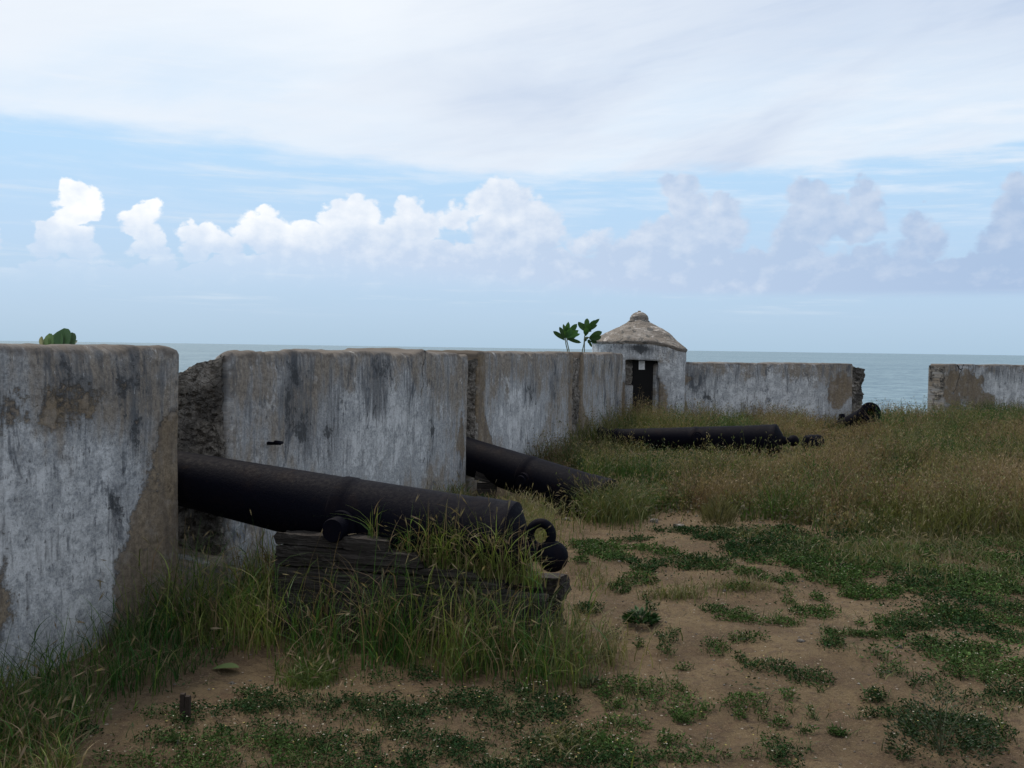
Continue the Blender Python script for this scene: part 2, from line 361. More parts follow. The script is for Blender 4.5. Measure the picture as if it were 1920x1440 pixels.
def rubble_mat(name='rubble_stone', bright=1.0):
    M, t = mat(name); p = geo(t)
    pw = t.v('ADD', p, t.v('SCALE', t.noise(p, 9, 4, out='Color'), scale=.12))
    e = t.voro(pw, 13, 'DISTANCE_TO_EDGE'); cell = t.noise(p, 12, 6, .7)
    n1 = t.noise(p, 7, 8, .65); n2 = t.noise(p, 34, 7, .72); n3 = t.noise(p, 3, 3)
    k = bright
    c = t.mix(t.ss(cell, .35, .65), (.15 * k, .135 * k, .115 * k), (.36 * k, .335 * k, .30 * k))
    c = t.mix(t.ss(n2, .35, .65), t.mix(.6, c, (.07, .065, .06)), c)
    c = t.mix(t.m('MULTIPLY', t.ss(n1, .50, .62), .7), c, (.42 * k, .40 * k, .375 * k))
    c = t.mix(t.m('MULTIPLY', t.ss(n3, .48, .60), .70), c, (.045, .043, .042))
    c = t.mix(t.m('MULTIPLY', t.ss(n2, .44, .36), .85), c, (.03, .03, .03))
    c = t.mix(t.m('MULTIPLY', t.ss(e, .035, .0), .30), c, (.05, .045, .04))
    t.put(t.b.inputs['Base Color'], c); t.b.inputs['Roughness'].default_value = .95
    bump(t, t.m('ADD', t.m('MULTIPLY', n2, 1.0), t.m('ADD', t.m('MULTIPLY', n1, 1.5), t.m('MULTIPLY', t.ss(e, 0, .08), .35))), 1.0, .04); return M
RUBBLE = rubble_mat()

def roof_mat():
    M, t = mat('mossy_roof_render'); p = geo(t)
    q = t.v('MULTIPLY', p, (1.0, 1.0, 2.4))
    n1 = t.noise(q, 3.2, 8, .62, .5); n2 = t.noise(p, 26, 7, .7); n3 = t.noise(t.v('ADD', q, (5., 2., 1.)), 6, 7, .6, .8)
    c = t.mix(n2, (.135, .120, .105), (.265, .235, .205))
    c = t.mix(t.m('MULTIPLY', t.ss(n1, .50, .62), .6), c, (.33, .31, .29))
    c = t.mix(t.ss(n3, .565, .60), c, (.47, .44, .41))
    c = t.mix(t.m('MULTIPLY', t.ss(n3, .455, .40), .85), c, (.055, .06, .06))
    c = t.mix(t.m('MULTIPLY', t.ss(n2, .42, .36), .7), c, (.06, .055, .05))
    t.put(t.b.inputs['Base Color'], c); t.b.inputs['Roughness'].default_value = .95
    bump(t, t.m('ADD', n2, t.m('MULTIPLY', t.ss(n3, .56, .62), .9)), 1.0, .03); return M
ROOFM = roof_mat()

def iron_mat():
    M, t = mat('rusted_iron'); tcn = t.new('ShaderNodeTexCoord').outputs['Object']
    n1 = t.noise(tcn, 5, 6, .6); n2 = t.noise(tcn, 45, 6, .7); n3 = t.noise(tcn, 160, 3, .6)
    c = t.mix(n2, (.0016, .0020, .0050), (.0046, .0050, .0108))
    c = t.mix(t.m('MULTIPLY', t.ss(n1, .52, .68), .35), c, (.014, .009, .009))
    c = t.mix(t.m('MULTIPLY', t.ss(n2, .64, .74), .45), c, (.030, .019, .015))
    nr = t.noise(tcn, 11, 8, .72, .6); c = t.mix(t.m('MULTIPLY', t.ss(nr, .58, .68), .40), c, (.022, .013, .010))
    t.put(t.b.inputs['Base Color'], c); t.put(t.b.inputs['Roughness'], t.lin(n2, .3, .7, .55, .80))
    t.b.inputs['Specular IOR Level'].default_value = .05
    bump(t, t.m('ADD', t.m('ADD', n2, t.m('MULTIPLY', nr, .8)), t.m('MULTIPLY', n3, .4)), .7, .004); return M
IRON = iron_mat()

def wood_mat():
    M, t = mat('grey_weathered_wood'); tcn = t.new('ShaderNodeTexCoord').outputs['Object']
    g = t.v('MULTIPLY', tcn, (2.2, 40., 70.)); n1 = t.noise(g, 1.0, 6, .65, .6); n2 = t.noise(t.v('MULTIPLY', tcn, (5., 130., 200.)), 1.0, 3, .6)
    n3 = t.noise(tcn, 5, 5, .6)
    c = t.mix(t.ss(n1, .3, .7), (.009, .008, .008), (.085, .078, .073)); c = t.mix(t.m('MULTIPLY', t.ss(n2, .54, .62), .8), c, (.010, .009, .009))
    c = t.mix(t.ss(n3, .38, .62), t.mix(.6, c, (.035, .03, .028)), c)
    t.put(t.b.inputs['Base Color'], c); t.b.inputs['Roughness'].default_value = .9
    t.b.inputs['Specular IOR Level'].default_value = .2
    bump(t, t.m('ADD', n1, t.m('MULTIPLY', n2, -.7)), 1.0, .012); return M
WOOD = wood_mat()

def ground_mat():
    M, t = mat('sandy_soil'); p = geo(t)
    n0 = t.noise(p, .55, 5, .55); n1 = t.noise(p, 2.4, 7, .62, .3); n2 = t.noise(p, 16, 8, .72); n3 = t.noise(p, 90, 5, .75)
    gz = t.sep(p)
    c = t.mix(t.ss(n1, .35, .66), (.120, .086, .046), (.250, .187, .100))
    c = t.mix(t.m('MULTIPLY', t.ss(n0, .48, .66), .5), c, (.36, .27, .165))
    c = t.mix(t.m('MULTIPLY', t.ss(n2, .48, .62), .70), c, (.105, .070, .047))
    n4 = t.noise(p, 260, 3, .7); c = t.mix(t.m('MULTIPLY', t.ss(n4, .40, .60), .35), t.mix(.5, c, (.05, .035, .025)), t.mix(.35, c, (.42, .33, .24)))
    n5 = t.noise(t.v('ADD', p, (9., 4., 0.)), 5.5, 6, .7, .5); c = t.mix(t.m('MULTIPLY', t.ss(n5, .52, .64), .5), c, (.13, .085, .055))
    c = t.mix(t.m('MULTIPLY', t.ss(n3, .56, .68), .6), c, (.36, .28, .20))
    c = t.mix(t.m('MULTIPLY', t.ss(n3, .42, .33), .7), c, (.08, .055, .038))
    pb = t.voro(t.v('ADD', p, t.v('SCALE', t.noise(p, 30, 2, out='Color'), scale=.02)), 24, 'F1')
    n6 = t.noise(t.v('ADD', p, (3., 8., 0.)), 38, 5, .75); c = t.mix(t.m('MULTIPLY', t.ss(n6, .54, .62), .65), c, (.07, .05, .035))
    pm = t.m('MULTIPLY', t.ss(pb, .20, .14), t.ss(t.sep(t.voro(p, 24, 'F1', 'Color'))[1], .80, .84))
    c = t.mix(pm, c, (.38, .33, .27))
    n7 = t.noise(p, 1.1, 6, .65, .4); c = t.mix(t.m('MULTIPLY', t.ss(n7, .50, .64), .45), c, (.095, .066, .040))
    t.put(t.b.inputs['Base Color'], c); t.b.inputs['Roughness'].default_value = .96
    t.b.inputs['Specular IOR Level'].default_value = .15
    bump(t, t.m('ADD', t.m('ADD', t.m('MULTIPLY', n2, 1.4), t.m('MULTIPLY', n3, .6)), t.m('MULTIPLY', pm, 1.2)), 1.0, .022); return M
SOIL = ground_mat()

def sea_mat():
    M, t = mat('sea_water'); p = geo(t)
    q = t.v('MULTIPLY', p, (.55, 1.0, 1.0))
    n1 = t.noise(q, .30, 8, .68, .4); n2 = t.noise(q, .035, 5, .55); n3 = t.noise(t.v('MULTIPLY', p, (.12, 1.0, 1.0)), .006, 4, .5)
    n4 = t.noise(t.v('MULTIPLY', p, (.35, 1.0, 1.0)), .075, 5, .6, .5)
    c = t.mix(t.ss(n3, .35, .65), (.105, .185, .250), (.150, .240, .305))
    c = t.mix(t.m('MULTIPLY', t.ss(n4, .46, .60), .6), c, (.200, .300, .365))
    c = t.mix(t.m('MULTIPLY', t.ss(n1, .50, .62), .7), c, (.28, .39, .45))
    c = t.mix(t.m('MULTIPLY', t.ss(n1, .48, .38), .8), c, (.055, .11, .165))
    t.put(t.b.inputs['Base Color'], c); t.b.inputs['Roughness'].default_value = .5
    t.b.inputs['IOR'].default_value = 1.33; t.b.inputs['Specular IOR Level'].default_value = .3
    bump(t, t.m('ADD', n1, t.m('MULTIPLY', n2, 2.0)), .9, .9); return M
SEA = sea_mat()

def foliage_mat(name, rough=.6, trans=.35, spec=.3):
    M, t = mat(name); c = attr(t, 'tint', 'Color')
    t.put(t.b.inputs['Base Color'], c); t.b.inputs['Roughness'].default_value = rough
    t.b.inputs['Specular IOR Level'].default_value = spec
    tr = t.new('ShaderNodeBsdfTranslucent'); t.put(tr.inputs[0], t.mix(1.0, c, (.9, 1.0, .55), 'MULTIPLY'))
    mx = t.new('ShaderNodeMixShader'); mx.inputs[0].default_value = trans
    t.l.new(t.b.outputs[0], mx.inputs[1]); t.l.new(tr.outputs[0], mx.inputs[2])
    o = [n for n in t.n if n.type == 'OUTPUT_MATERIAL'][0]; t.l.new(mx.outputs[0], o.inputs[0]); return M
GRASS = foliage_mat('grass_blades'); LEAFM = foliage_mat('leafy_green', .6, .2, .22); MATM = foliage_mat('creeping_leaves', .8, .15, .08)
def flat(name, c, rough=.8, spec=.3):
    M, t = mat(name); n = t.noise(t.new('ShaderNodeTexCoord').outputs['Object'], 25, 5, .6)
    t.put(t.b.inputs['Base Color'], t.mix(n, tuple(q * .75 for q in c), tuple(q * 1.25 for q in c)))
    t.b.inputs['Roughness'].default_value = rough; t.b.inputs['Specular IOR Level'].default_value = spec
    bump(t, n, .4, .004); return M
BLACKD = flat('black_door_paint', (.006, .006, .007), .7, .2); PAPER = flat('paper', (.78, .82, .84)); INK = flat('faded_ink', (.33, .36, .38))
ROCK = rubble_mat('pale_rock', 1.25)
STEM = flat('plant_stem', (.20, .20, .13)); FLOWERW = flat('petal', (.62, .60, .50)); BARKD = flat('dark_stub', (.03, .022, .018), .9)

# ---------------------------------------------------------------- layout of the fort
B_, A_ = .29, -3.667                              # battery wall: X = A_ + B_*Y
CW = 1 / math.hypot(1, B_); WD = Vector((B_ * CW, CW, 0)); WN = Vector((CW, -B_ * CW, 0))   # along / towards the yard
def wallpt(x):                                    # where the wall line meets photo column x (approx.)
    k = (x - 960) / FPX; Y = A_ / (k - B_); return Vector((A_ + B_ * Y, Y, 0))
E0, E1 = Vector((3.2, 21.0, 0)), Vector((7.85, 23.3, 0)); ED = (E1 - E0).normalized(); EN = Vector((ED.y, -ED.x, 0))
def n1(X, Y): return (X - (A_ + B_ * Y)) * CW
def n2(X, Y): return (X - E0.x) * EN.x + (Y - E0.y) * EN.y
def terr(X, Y):
    X = np.asarray(X, float); Y = np.asarray(Y, float)
    h = (fbm(X * .45, Y * .45, 0, 3, 3) - .5) * .14 + (fbm(X * 1.9, Y * 1.9, 0, 9, 4) - .5) * .075 + (fbm(X * 7, Y * 7, 0, 31, 3) - .5) * .022
    h = h - .10 * np.exp(-((X - 1.0) ** 2 + (Y - 10.6) ** 2) / 1.2) - .05 * sst(Y, 19, 24)
    a = n1(X, Y); b = n2(X, Y)
    drop = sst(-a, .88, 1.5) + sst(-b, 1.0, 2.2)
    return h - np.minimum(drop, 1) * 11.0
def axis_pts(lo, f0, f1, hi, fine, coarse):
    return np.concatenate([np.arange(lo, f0, coarse), np.arange(f0, f1, fine), np.arange(f1, hi + coarse, coarse)])
gx = axis_pts(-14, -3.2, 5.5, 60, .045, .25); gy = axis_pts(-14, 3.2, 12, 50, .05, .25)
GX, GY = np.meshgrid(gx, gy, indexing='ij'); GZ = terr(GX, GY)
link('ground', np_mesh('ground', np.stack([GX, GY, GZ], -1), grid_faces(len(gx), len(gy)), SOIL, True), kind='structure')
bm = bmesh.new(); S = 40000
for x, y in ((-S, -S), (S, -S), (S, S), (-S, S)): bm.verts.new((x, y, -9.5))
bm.faces.new(bm.verts); bm_obj('sea', bm, SEA, kind='structure')
RELIEF = {}

def build_wall(label, p0, p1, thick, H0, H1, u_off, seed, topfn=None, brown=(), darkp=(), whitep=(), round_r=.032, extra=None, backcut=0.0):
    """p0 left end, p1 right end as seen from the yard (front face on the line)."""
    d = (p1 - p0); Lg = d.length; d = d.normalized(); n = Vector((d.y, -d.x, 0))      # n towards the yard
    root = thing('parapet_wall', label, 'wall', p0)
    RELIEF[root.name] = lambda u, z: float((fbm(u * 1.1 + u_off, z * 1.1, 0, seed + 3, 3) - .5) * .035 + (fbm(u * 6 + u_off, z * 6, 0, seed + 7, 4) - .5) * .012)
    step = .035; nu = int(Lg / step) + 1; us = np.linspace(0, Lg, nu)
    prof = dense([(0, -.35), (0, .90), (0, .975), (-.012, .993), (-.035, 1.0), (-thick + .05, 1.0), (-thick, .96), (-thick, -.35)], .035)
    prof = np.array(prof); nv = len(prof)
    U = np.repeat(us[:, None], nv, 1); Nn = np.repeat(prof[None, :, 0], nu, 0).copy(); Zr = np.repeat(prof[None, :, 1], nu, 0)
    Ht = H0 + (H1 - H0) * U / Lg + (fbm(U * 1.4 + u_off, 0 * U, 0, seed, 4) - .5) * .045
    if topfn is not None: Ht = Ht + topfn(U)
    e = np.minimum(U, Lg - U); c = np.clip(1 - e / round_r, 0, 1); rr = (1 - np.sqrt(1 - c * c)) * round_r
    Ht = Ht - rr * 1.3
    Z = np.where(Zr > 0, Zr * Ht, Zr)
    Nn = Nn - rr * .8 * (Nn > -.02)
    f = (fbm(U * 1.1 + u_off, Z * 1.1, 0, seed + 3, 3) - .5) * .035 + (fbm(U * 6 + u_off, Z * 6, Nn * 6, seed + 7, 4) - .5) * .012
    Nn = Nn + np.where(prof[None, :, 0] > -.03, f, -f * .5)
    Z = Z + (prof[None, :, 0] < -.01) * (Zr > .9) * (fbm(U * 5 + u_off, Nn * 5, 0, seed + 11, 4) - .5) * .03
    if backcut: Z = Z - (Zr > .5) * backcut * sst(-Nn, .04, .45) * sst(U, 2.2, 1.2)
    tt_ = (Zr > .93) & (prof[None, :, 0] > -.06)
    chip = sst(fbm(U * 7 + u_off, Zr * 3, 0, seed + 31, 4), .52, .66) * tt_
    Nn = Nn - chip * .018; Z = Z - chip * .016 * (Zr > .97) + (Zr > .97) * (fbm(U * 11 + u_off, Nn * 6, 0, seed + 33, 3) - .5) * .014
    V = np.stack([d.x * U + n.x * Nn, d.y * U + n.y * Nn, Z], -1)
    brn = np.zeros_like(U); drk = np.zeros_like(U); wht = np.zeros_like(U)
    Uw = U + (fbm(U * 2.6, Z * 2.6, 0, seed + 21, 4) - .5) * .55; Zw = Z + (fbm(U * 2.6, Z * 2.6, 0, seed + 25, 4) - .5) * .55
    for arr, lst in ((brn, brown), (drk, darkp), (wht, whitep)):
        for (cu, cv_, ru, rv) in lst:
            q = np.sqrt(((Uw - cu) / ru) ** 2 + ((Zw - cv_) / rv) ** 2); np.maximum(arr, 1.1 * sst(q, 1.7, .2), out=arr)
    if extra is not None: brn = np.maximum(brn, extra(U + (Uw - U) * .4, Z + (Zw - Z) * .4))
    at = dict(wu=(U + u_off), wv=Z, wtop=np.maximum(Ht - Z, 0), brown=brn, dark=drk, white=wht)
    V2 = V.reshape(-1, 3); F = grid_faces(nu, nv)
    # end caps
    me = np_mesh('plastered_body', V2, F[:, ::-1], PLASTER, True, attrs=at)
    bmx = bmesh.new(); bmx.from_mesh(me)
    bmx.verts.ensure_lookup_table()
    for i in (0, nu - 1):
        vs = [bmx.verts[i * nv + j] for j in range(nv)]
        try: bmx.faces.new(vs if i == 0 else vs[::-1])
        except Exception: pass
    bmesh.ops.recalc_face_normals(bmx, faces=bmx.faces)
    bmx.to_mesh(me); bmx.free()
    link('plastered_body', me, root)
    root['_d'] = 0; del root['_d']
    return root, d, n, Lg
def rubble(root, p0, d, n, u0, u1, n0, n1_, z0, z1, seed, top=None, amp=.05, scale=5, res=.022, layered=0.0, name='broken_masonry'):
    V, F = lumpy_box((u0, n0, z0), (u1, n1_, z1), res, amp, scale, seed, top, layered)
    Wd = np.stack([d.x * V[:, 0] + n.x * V[:, 1], d.y * V[:, 0] + n.y * V[:, 1], V[:, 2]], -1)
    me = np_mesh(name, Wd, F, RUBBLE, False); bmx = bmesh.new(); bmx.from_mesh(me)
    bmesh.ops.recalc_face_normals(bmx, faces=bmx.faces); bmx.to_mesh(me); bmx.free()
    return link(name, me, root)

EYE = lambda x, y: (652.2 + ROLL * (x - 960)) - y
T = .85
# wall nearest the camera (left)
pa1 = wallpt(340); pa0 = pa1 - WD * 9.0; uA = 9.0
def brownA(U, Z):                                 # slanting bare patch against the right end
    k = uA - U; edge = .62 - .50 * sst(Z, .05, 1.45)
    m_ = sst(k - edge, .13, -.13) * sst(Z, 1.30, 1.12)
    m2 = 0 * k
    m3 = .9 * np.exp(-((k - 1.42) / .14) ** 2 - ((Z - .35) / .22) ** 2)
    m4 = .72 * np.exp(-((k - 1.0) / .5) ** 2 - ((Z - 1.28) / .16) ** 2)
    return np.maximum(np.maximum(m_, m2), np.maximum(m3, m4))
wa, d, n, Lg = build_wall('stained whitewashed parapet wall nearest the camera with a brown patch at its right end', pa0, pa1, T, 1.60, 1.582, 0., 11,
                          topfn=lambda U: .02 * np.exp(-((U - 7.4) / .3) ** 2), darkp=[(8.6, 1.35, .25, .25), (8.15, 1.4, .2, .2), (8.55, .9, .08, .35)], whitep=[(8.1, .65, .7, .55), (7.4, .6, .8, .5)], extra=brownA)
# wall between first and second embrasure
pb0, pb1 = wallpt(430), wallpt(879)
wb, d, n, Lb = build_wall('long grey whitewashed parapet wall standing behind the nearest cannon', pb0, pb1, T, 1.558, 1.545, 20., 23,
                          topfn=lambda U: .035 * np.exp(-((U - 3.45) / .12) ** 2) + .02 * np.exp(-((U - 3.9) / .3) ** 2) - .03 * sst(U, 4.35, 4.6),
                          darkp=[(.9, 1.2, .25, .4), (1.25, .55, .16, .22), (1.5, 1.0, .25, .3), (3.6, .75, .18, .4), (2.3, 1.3, .3, .2)], whitep=[(2.5, .9, 1.2, .4)], backcut=.42,
                          brown=[(4.5, .55, .10, .35)])
def sill(root, p0, dd_, nn, u0, u1, h, seed):
    V, F = lumpy_box((u0, -T + .05, -.3), (u1, -.012, h), .05, .012, 4, seed, top=lambda x, y: h + .06 * (y + .4) / .4 * -1)
    Wd = np.stack([dd_.x * V[:, 0] + nn.x * V[:, 1], dd_.y * V[:, 0] + nn.y * V[:, 1], V[:, 2]], -1)
    z = V[:, 2]
    me = np_mesh('embrasure_sill', Wd, F, PLASTER, True, attrs=dict(wu=V[:, 0] + 40, wv=z, wtop=np.full(len(z), .35), brown=np.full(len(z), .55), dark=np.full(len(z), .35), white=np.zeros(len(z))))
    return link('embrasure_sill', me, root)
gapw = (pb0 - pa1).length
sill(wb, pb0, WD, WN, -gapw - .02, .0, .30, 5)
rubble(wb, pb0, WD, WN, -.035, .20, -T, -.035, .20, 1.56, 41, amp=.045, scale=6, res=.018,
       top=lambda x, y: np.interp(-y, [.03, .15, .28, .36, .85], [1.535, 1.51, 1.455, 1.39, 1.15]) + (fbm(x * 9, y * 9, 0, 4, 3) - .5) * .06)
# wall between second and third embrasure
pc0 = P(897, 800, 11.6); pc0.z = 0; pc1 = wallpt(1075)
wc, d, n, Lc = build_wall('whitewashed parapet wall behind the second cannon with a pale brown left edge', pc0, pc1, T, 1.55, 1.535, 40., 37,
                          darkp=[(2.2, 1.0, .3, .3), (3.4, 1.0, .3, .3)], whitep=[(1.6, .7, 1., .4)],
                          extra=lambda U, Z: np.maximum(sst(U - (.22 + .60 * sst(Z, 1.1, .0)), .12, -.12) * .9, .7 * sst(U, 4.0, 4.5)))
dC, nC = d, n
rubble(wc, pc0, d, n, -.04, .20, -T, -.03, .10, 1.50, 43, amp=.04, scale=7, res=.025, top=lambda x, y: 1.47 + y * .2 + (fbm(x * 9, y * 9, 0, 4, 3) - .5) * .06)
gapc = (pc0 - pb1).length
sill(wc, pc0, d, n, -gapc - .02, .0, .16, 6)
# wall between third embrasure and the sentry box
pd0 = wallpt(1090); pd1 = wallpt(1169)
wd_, d, n, Ld = build_wall('streaked parapet wall between the rubble gap and the sentry box', pd0, pd1, T, 1.535, 1.525, 60., 53,
                           darkp=[(2.0, .8, .12, .9), (2.6, .8, .10, .9), (3.3, .9, .25, .9)], round_r=.10,
                           extra=lambda U, Z: sst(U - (.20 + .75 * sst(Z, .9, .0)), .15, -.15) * .9)
rubble(wd_, pd0, d, n, -.62, .12, -T, -.03, .0, 1.50, 47, amp=.06, scale=7, res=.03, top=lambda x, y: 1.46 + y * .1 + (fbm(x * 9, y * 9, 0, 4, 3) - .5) * .06)
# sea-side wall right of the sentry box
pe0 = E0 - ED * .25; 
we, d, n, Le = build_wall('low whitewashed wall right of the sentry box with a brown patch by its broken end', pe0, E1, .7, 1.345, 1.345, 80., 61,
                          brown=[(5.05, .80, .42, .42), (.55, .55, .30, .55)], darkp=[(1.0, .95, .45, .28), (1.0, .95, .45, .28), (1.3, .6, .3, .2)], whitep=[(2.6, .45, 2.2, .7), (4.0, .4, .8, .6)])
rubble(we, pe0, d, n, Le - .12, Le + .36, -.66, -.04, -.2, 1.30, 49, amp=.085, scale=4.2, res=.028, layered=1.2, top=lambda x, y: 1.30 - .28 * np.maximum(0, x - Le) + (fbm(x * 6, y * 6, 0, 4, 3) - .5) * .1)
# right-hand wall beyond the gap
F0 = P(1772, 700, E0.y + (P(1772, 700, 25.0).x - E0.x) * ED.y / ED.x); F0.z = 0
pf1 = F0 + ED * 14
wf, d, n, Lf = build_wall('low whitewashed wall right of the sea gap with a diagonal crack and bare brown render', F0, pf1, .5, 1.345, 1.345, 100., 71,
                          brown=[(.30, 1.0, .35, .3), (.9, .80, .55, .36), (1.3, .45, .55, .3), (.25, .5, .3, .3)], darkp=[(1.7, 1.15, .5, .12)], whitep=[(2.4, .6, 1.4, .6), (1.0, 1.18, .4, .15)],)
rubble(wf, F0, d, n, -.01, .10, -.46, -.03, -.2, 1.32, 59, amp=.05, scale=4.5, res=.028, layered=1.2, top=lambda x, y: 1.30 + .45 * np.minimum(0, x) + (fbm(x * 6, y * 6, 0, 4, 3) - .5) * .08)

# cracks: thin recessed-looking dark seams laid as real slivers on the plaster
def seam(root, p0, d, n, pts, wdt, name='crack', seed=0):
    pts = dense(pts, .03); r = np.random.default_rng(seed); V = []
    for i, (u, z) in enumerate(pts):
        u2 = u + r.normal(0, .010); wd2 = wdt * r.uniform(.4, 1.2) * (1 if 0 < i < len(pts) - 1 else .1)
        for s in (-1, 1):
            for q in (RELIEF[root.name](u2, z) + .0035, -.02): V.append((d.x * (u2 + s * wd2) + n.x * q, d.y * (u2 + s * wd2) + n.y * q, z))
    F = []
    for i in range(len(pts) - 1):
        a = i * 4; b = a + 4
        F += [(a, a + 2, b + 2, b), (a, b, b + 1, a + 1), (a + 2, a + 3, b + 3, b + 2)]
    me = np_mesh(name, V, F, CRACK); link(name, me, root)
CRACK = flat('crack_shadow', (.035, .033, .033), .95)
def uz(p0, d, x, y, n):                           # photo pixel -> (u, z) on a wall face
    r = ray(x, y); o = Vector((0, 0, CAMH)); t = (p0 - o).dot(n) / r.dot(n); q = o + r * t - p0
    return q.dot(d), q.z
seam(wb, pb0, WD, WN, [uz(pb0, WD, *q, WN) for q in ((797, 657), (796, 672), (791, 690), (794, 720), (789, 745))], .0022, seed=1)
seam(wb, pb0, WD, WN, [uz(pb0, WD, *q, WN) for q in ((787, 680), (793, 684), (797, 678))], .005, seed=2)
seam(wb, pb0, WD, WN, [uz(pb0, WD, *q, WN) for q in ((795, 858), (793, 868))], .010, seed=3)
seam(wf, F0, ED, EN, [uz(F0, ED, *q, EN) for q in ((1808, 683), (1801, 700), (1796, 716), (1792, 730), (1786, 738), (1776, 741))], .009, seed=4)
seam(wf, F0, ED, EN, [uz(F0, ED, *q, EN) for q in ((1796, 684), (1801, 694), (1806, 690))], .018, seed=5)

# iron fitting on the wall behind the first cannon
u_, z_ = uz(pb0, WD, 503, 831, WN)
fit = thing('iron_bracket', 'small black iron fitting fixed to the whitewashed wall above the nearest cannon', 'bracket', pb0 + WD * u_ + Vector((0, 0, z_)))
bm = bmesh.new()
bmesh.ops.create_cone(bm, cap_ends=True, segments=12, radius1=.012, radius2=.009, depth=.10, matrix=Matrix.Translation(WN * .045) @ WN.to_track_quat('Z', 'Y').to_matrix().to_4x4())
bm_obj('spike', bm, IRON, fit, True)
bm = bmesh.new(); bmesh.ops.create_cone(bm, cap_ends=True, segments=10, radius1=.014, radius2=.010, depth=.10, matrix=Matrix.Translation(WN * .07 + WD * .02 + Vector((0, 0, .006))) @ (WD + Vector((0, 0, -.1))).to_track_quat('Z', 'Y').to_matrix().to_4x4())
bm_obj('crossbar', bm, IRON, fit, True)

# ---------------------------------------------------------------- sentry box
HC = Vector((2.706, 21.75, 0))
def hutr(th):                                     # squarish-round plan; th=0 is +X, -pi/2 faces the yard
    c, s = np.cos(th), np.sin(th); nn = 3.0
    rx, ry = .985, .93
    return (np.abs(c / rx) ** nn + np.abs(s / ry) ** nn) ** (-1 / nn)
hut = thing('sentry_box', 'small masonry sentry box with conical roof, round finial and open dark doorway', 'sentry box', HC)
def eave(th): return 1.765 - .15 * sst(np.cos(th), .15, .95) + (fbm(np.cos(th) * 3 + 5, np.sin(th) * 3, 0, 5, 3) - .5) * .06
nth, nz = 150, 54
th = np.linspace(0, 2 * math.pi, nth, endpoint=False); zz = np.linspace(-.3, 1, nz)
TH, ZZ = np.meshgrid(th, zz, indexing='ij'); EV = eave(TH) + .01; Zh = np.where(ZZ < 0, ZZ, ZZ * EV)
rr = hutr(TH) + (fbm(TH * 6, Zh * 4, 0, 8, 4) - .5) * .03
V = np.stack([np.cos(TH) * rr, np.sin(TH) * rr, Zh], -1)
px, py = PX(V[..., 0] + HC.x, V[..., 1] + HC.y, V[..., 2])
F = grid_faces(nth, nz, True)
cen = V.reshape(-1, 3)[F].mean(1); cpx = px.ravel()[F].mean(1)
keep = ~((cen[:, 1] < -.3) & (cpx > 1171) & (cpx < 1236) & (cen[:, 2] < 1.375))
U = TH * .95 + 130; wt = np.maximum(EV - Zh, 0) + .12
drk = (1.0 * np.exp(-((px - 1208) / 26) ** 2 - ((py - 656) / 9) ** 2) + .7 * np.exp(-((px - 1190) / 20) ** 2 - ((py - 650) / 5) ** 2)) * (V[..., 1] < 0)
brn = np.maximum(1.0 * np.exp(-(np.maximum(px - 1238, 0) / 20) ** 2 - ((py - 755) / 48) ** 2), .5 * np.exp(-((px - 1262) / 12) ** 2 - ((py - 668) / 10) ** 2)) * (V[..., 1] < 0)
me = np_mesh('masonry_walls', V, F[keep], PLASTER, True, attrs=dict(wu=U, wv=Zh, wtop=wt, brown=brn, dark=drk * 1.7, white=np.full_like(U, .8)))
body = link('masonry_walls', me, hut); so_ = body.modifiers.new('thick', 'SOLIDIFY'); so_.thickness = .11; so_.offset = -1
# roof
prof = dense([(-.06, 1.0), (.0, 1.03), (.04, .985), (.12, .83), (.24, .60), (.35, .385), (.43, .25), (.45, .225), (.455, .02)], .03)
pr = np.array(prof); nr = len(pr); nth = 120; th = np.linspace(0, 2 * math.pi, nth, endpoint=False)
TH, K = np.meshgrid(th, np.arange(nr), indexing='ij'); RR = pr[K, 1]; DZ = pr[K, 0]
squ = hutr(TH); blend = sst(RR, .3, 1.0); Rr = RR * (blend * squ + (1 - blend) * .97)
Zr = 1.765 + DZ + (eave(TH) - 1.765) * sst(RR, .55, 1.0)
bumpn = (fbm(np.cos(TH) * Rr * 4, np.sin(TH) * Rr * 4, Zr * 6, 77, 5) - .5)
Rr = Rr + bumpn * .05 * (RR > .1); Zr = Zr + bumpn * .05
V = np.stack([np.cos(TH) * Rr, np.sin(TH) * Rr, Zr], -1)
F = grid_faces(nth, nr, True)
link('roof', np_mesh('roof', V, F, ROOFM, True), hut)
roof = [c for c in hut.children if c.name.startswith('roof')][0]
fp = dense([(2.19, .225), (2.205, .235), (2.225, .205), (2.28, .200), (2.33, .175), (2.375, .125), (2.40, .075), (2.405, .035), (2.43, .035), (2.435, .0)], .02)
V, F = lathe(fp, 40, 'z'); V = V * 1.0; V[:, :2] *= (1 + (fbm(V[:, 0] * 9, V[:, 1] * 9, V[:, 2] * 9, 3, 3)[:, None] - .5) * .10)
link('finial', np_mesh('finial', V, F, ROOFM, True), roof)
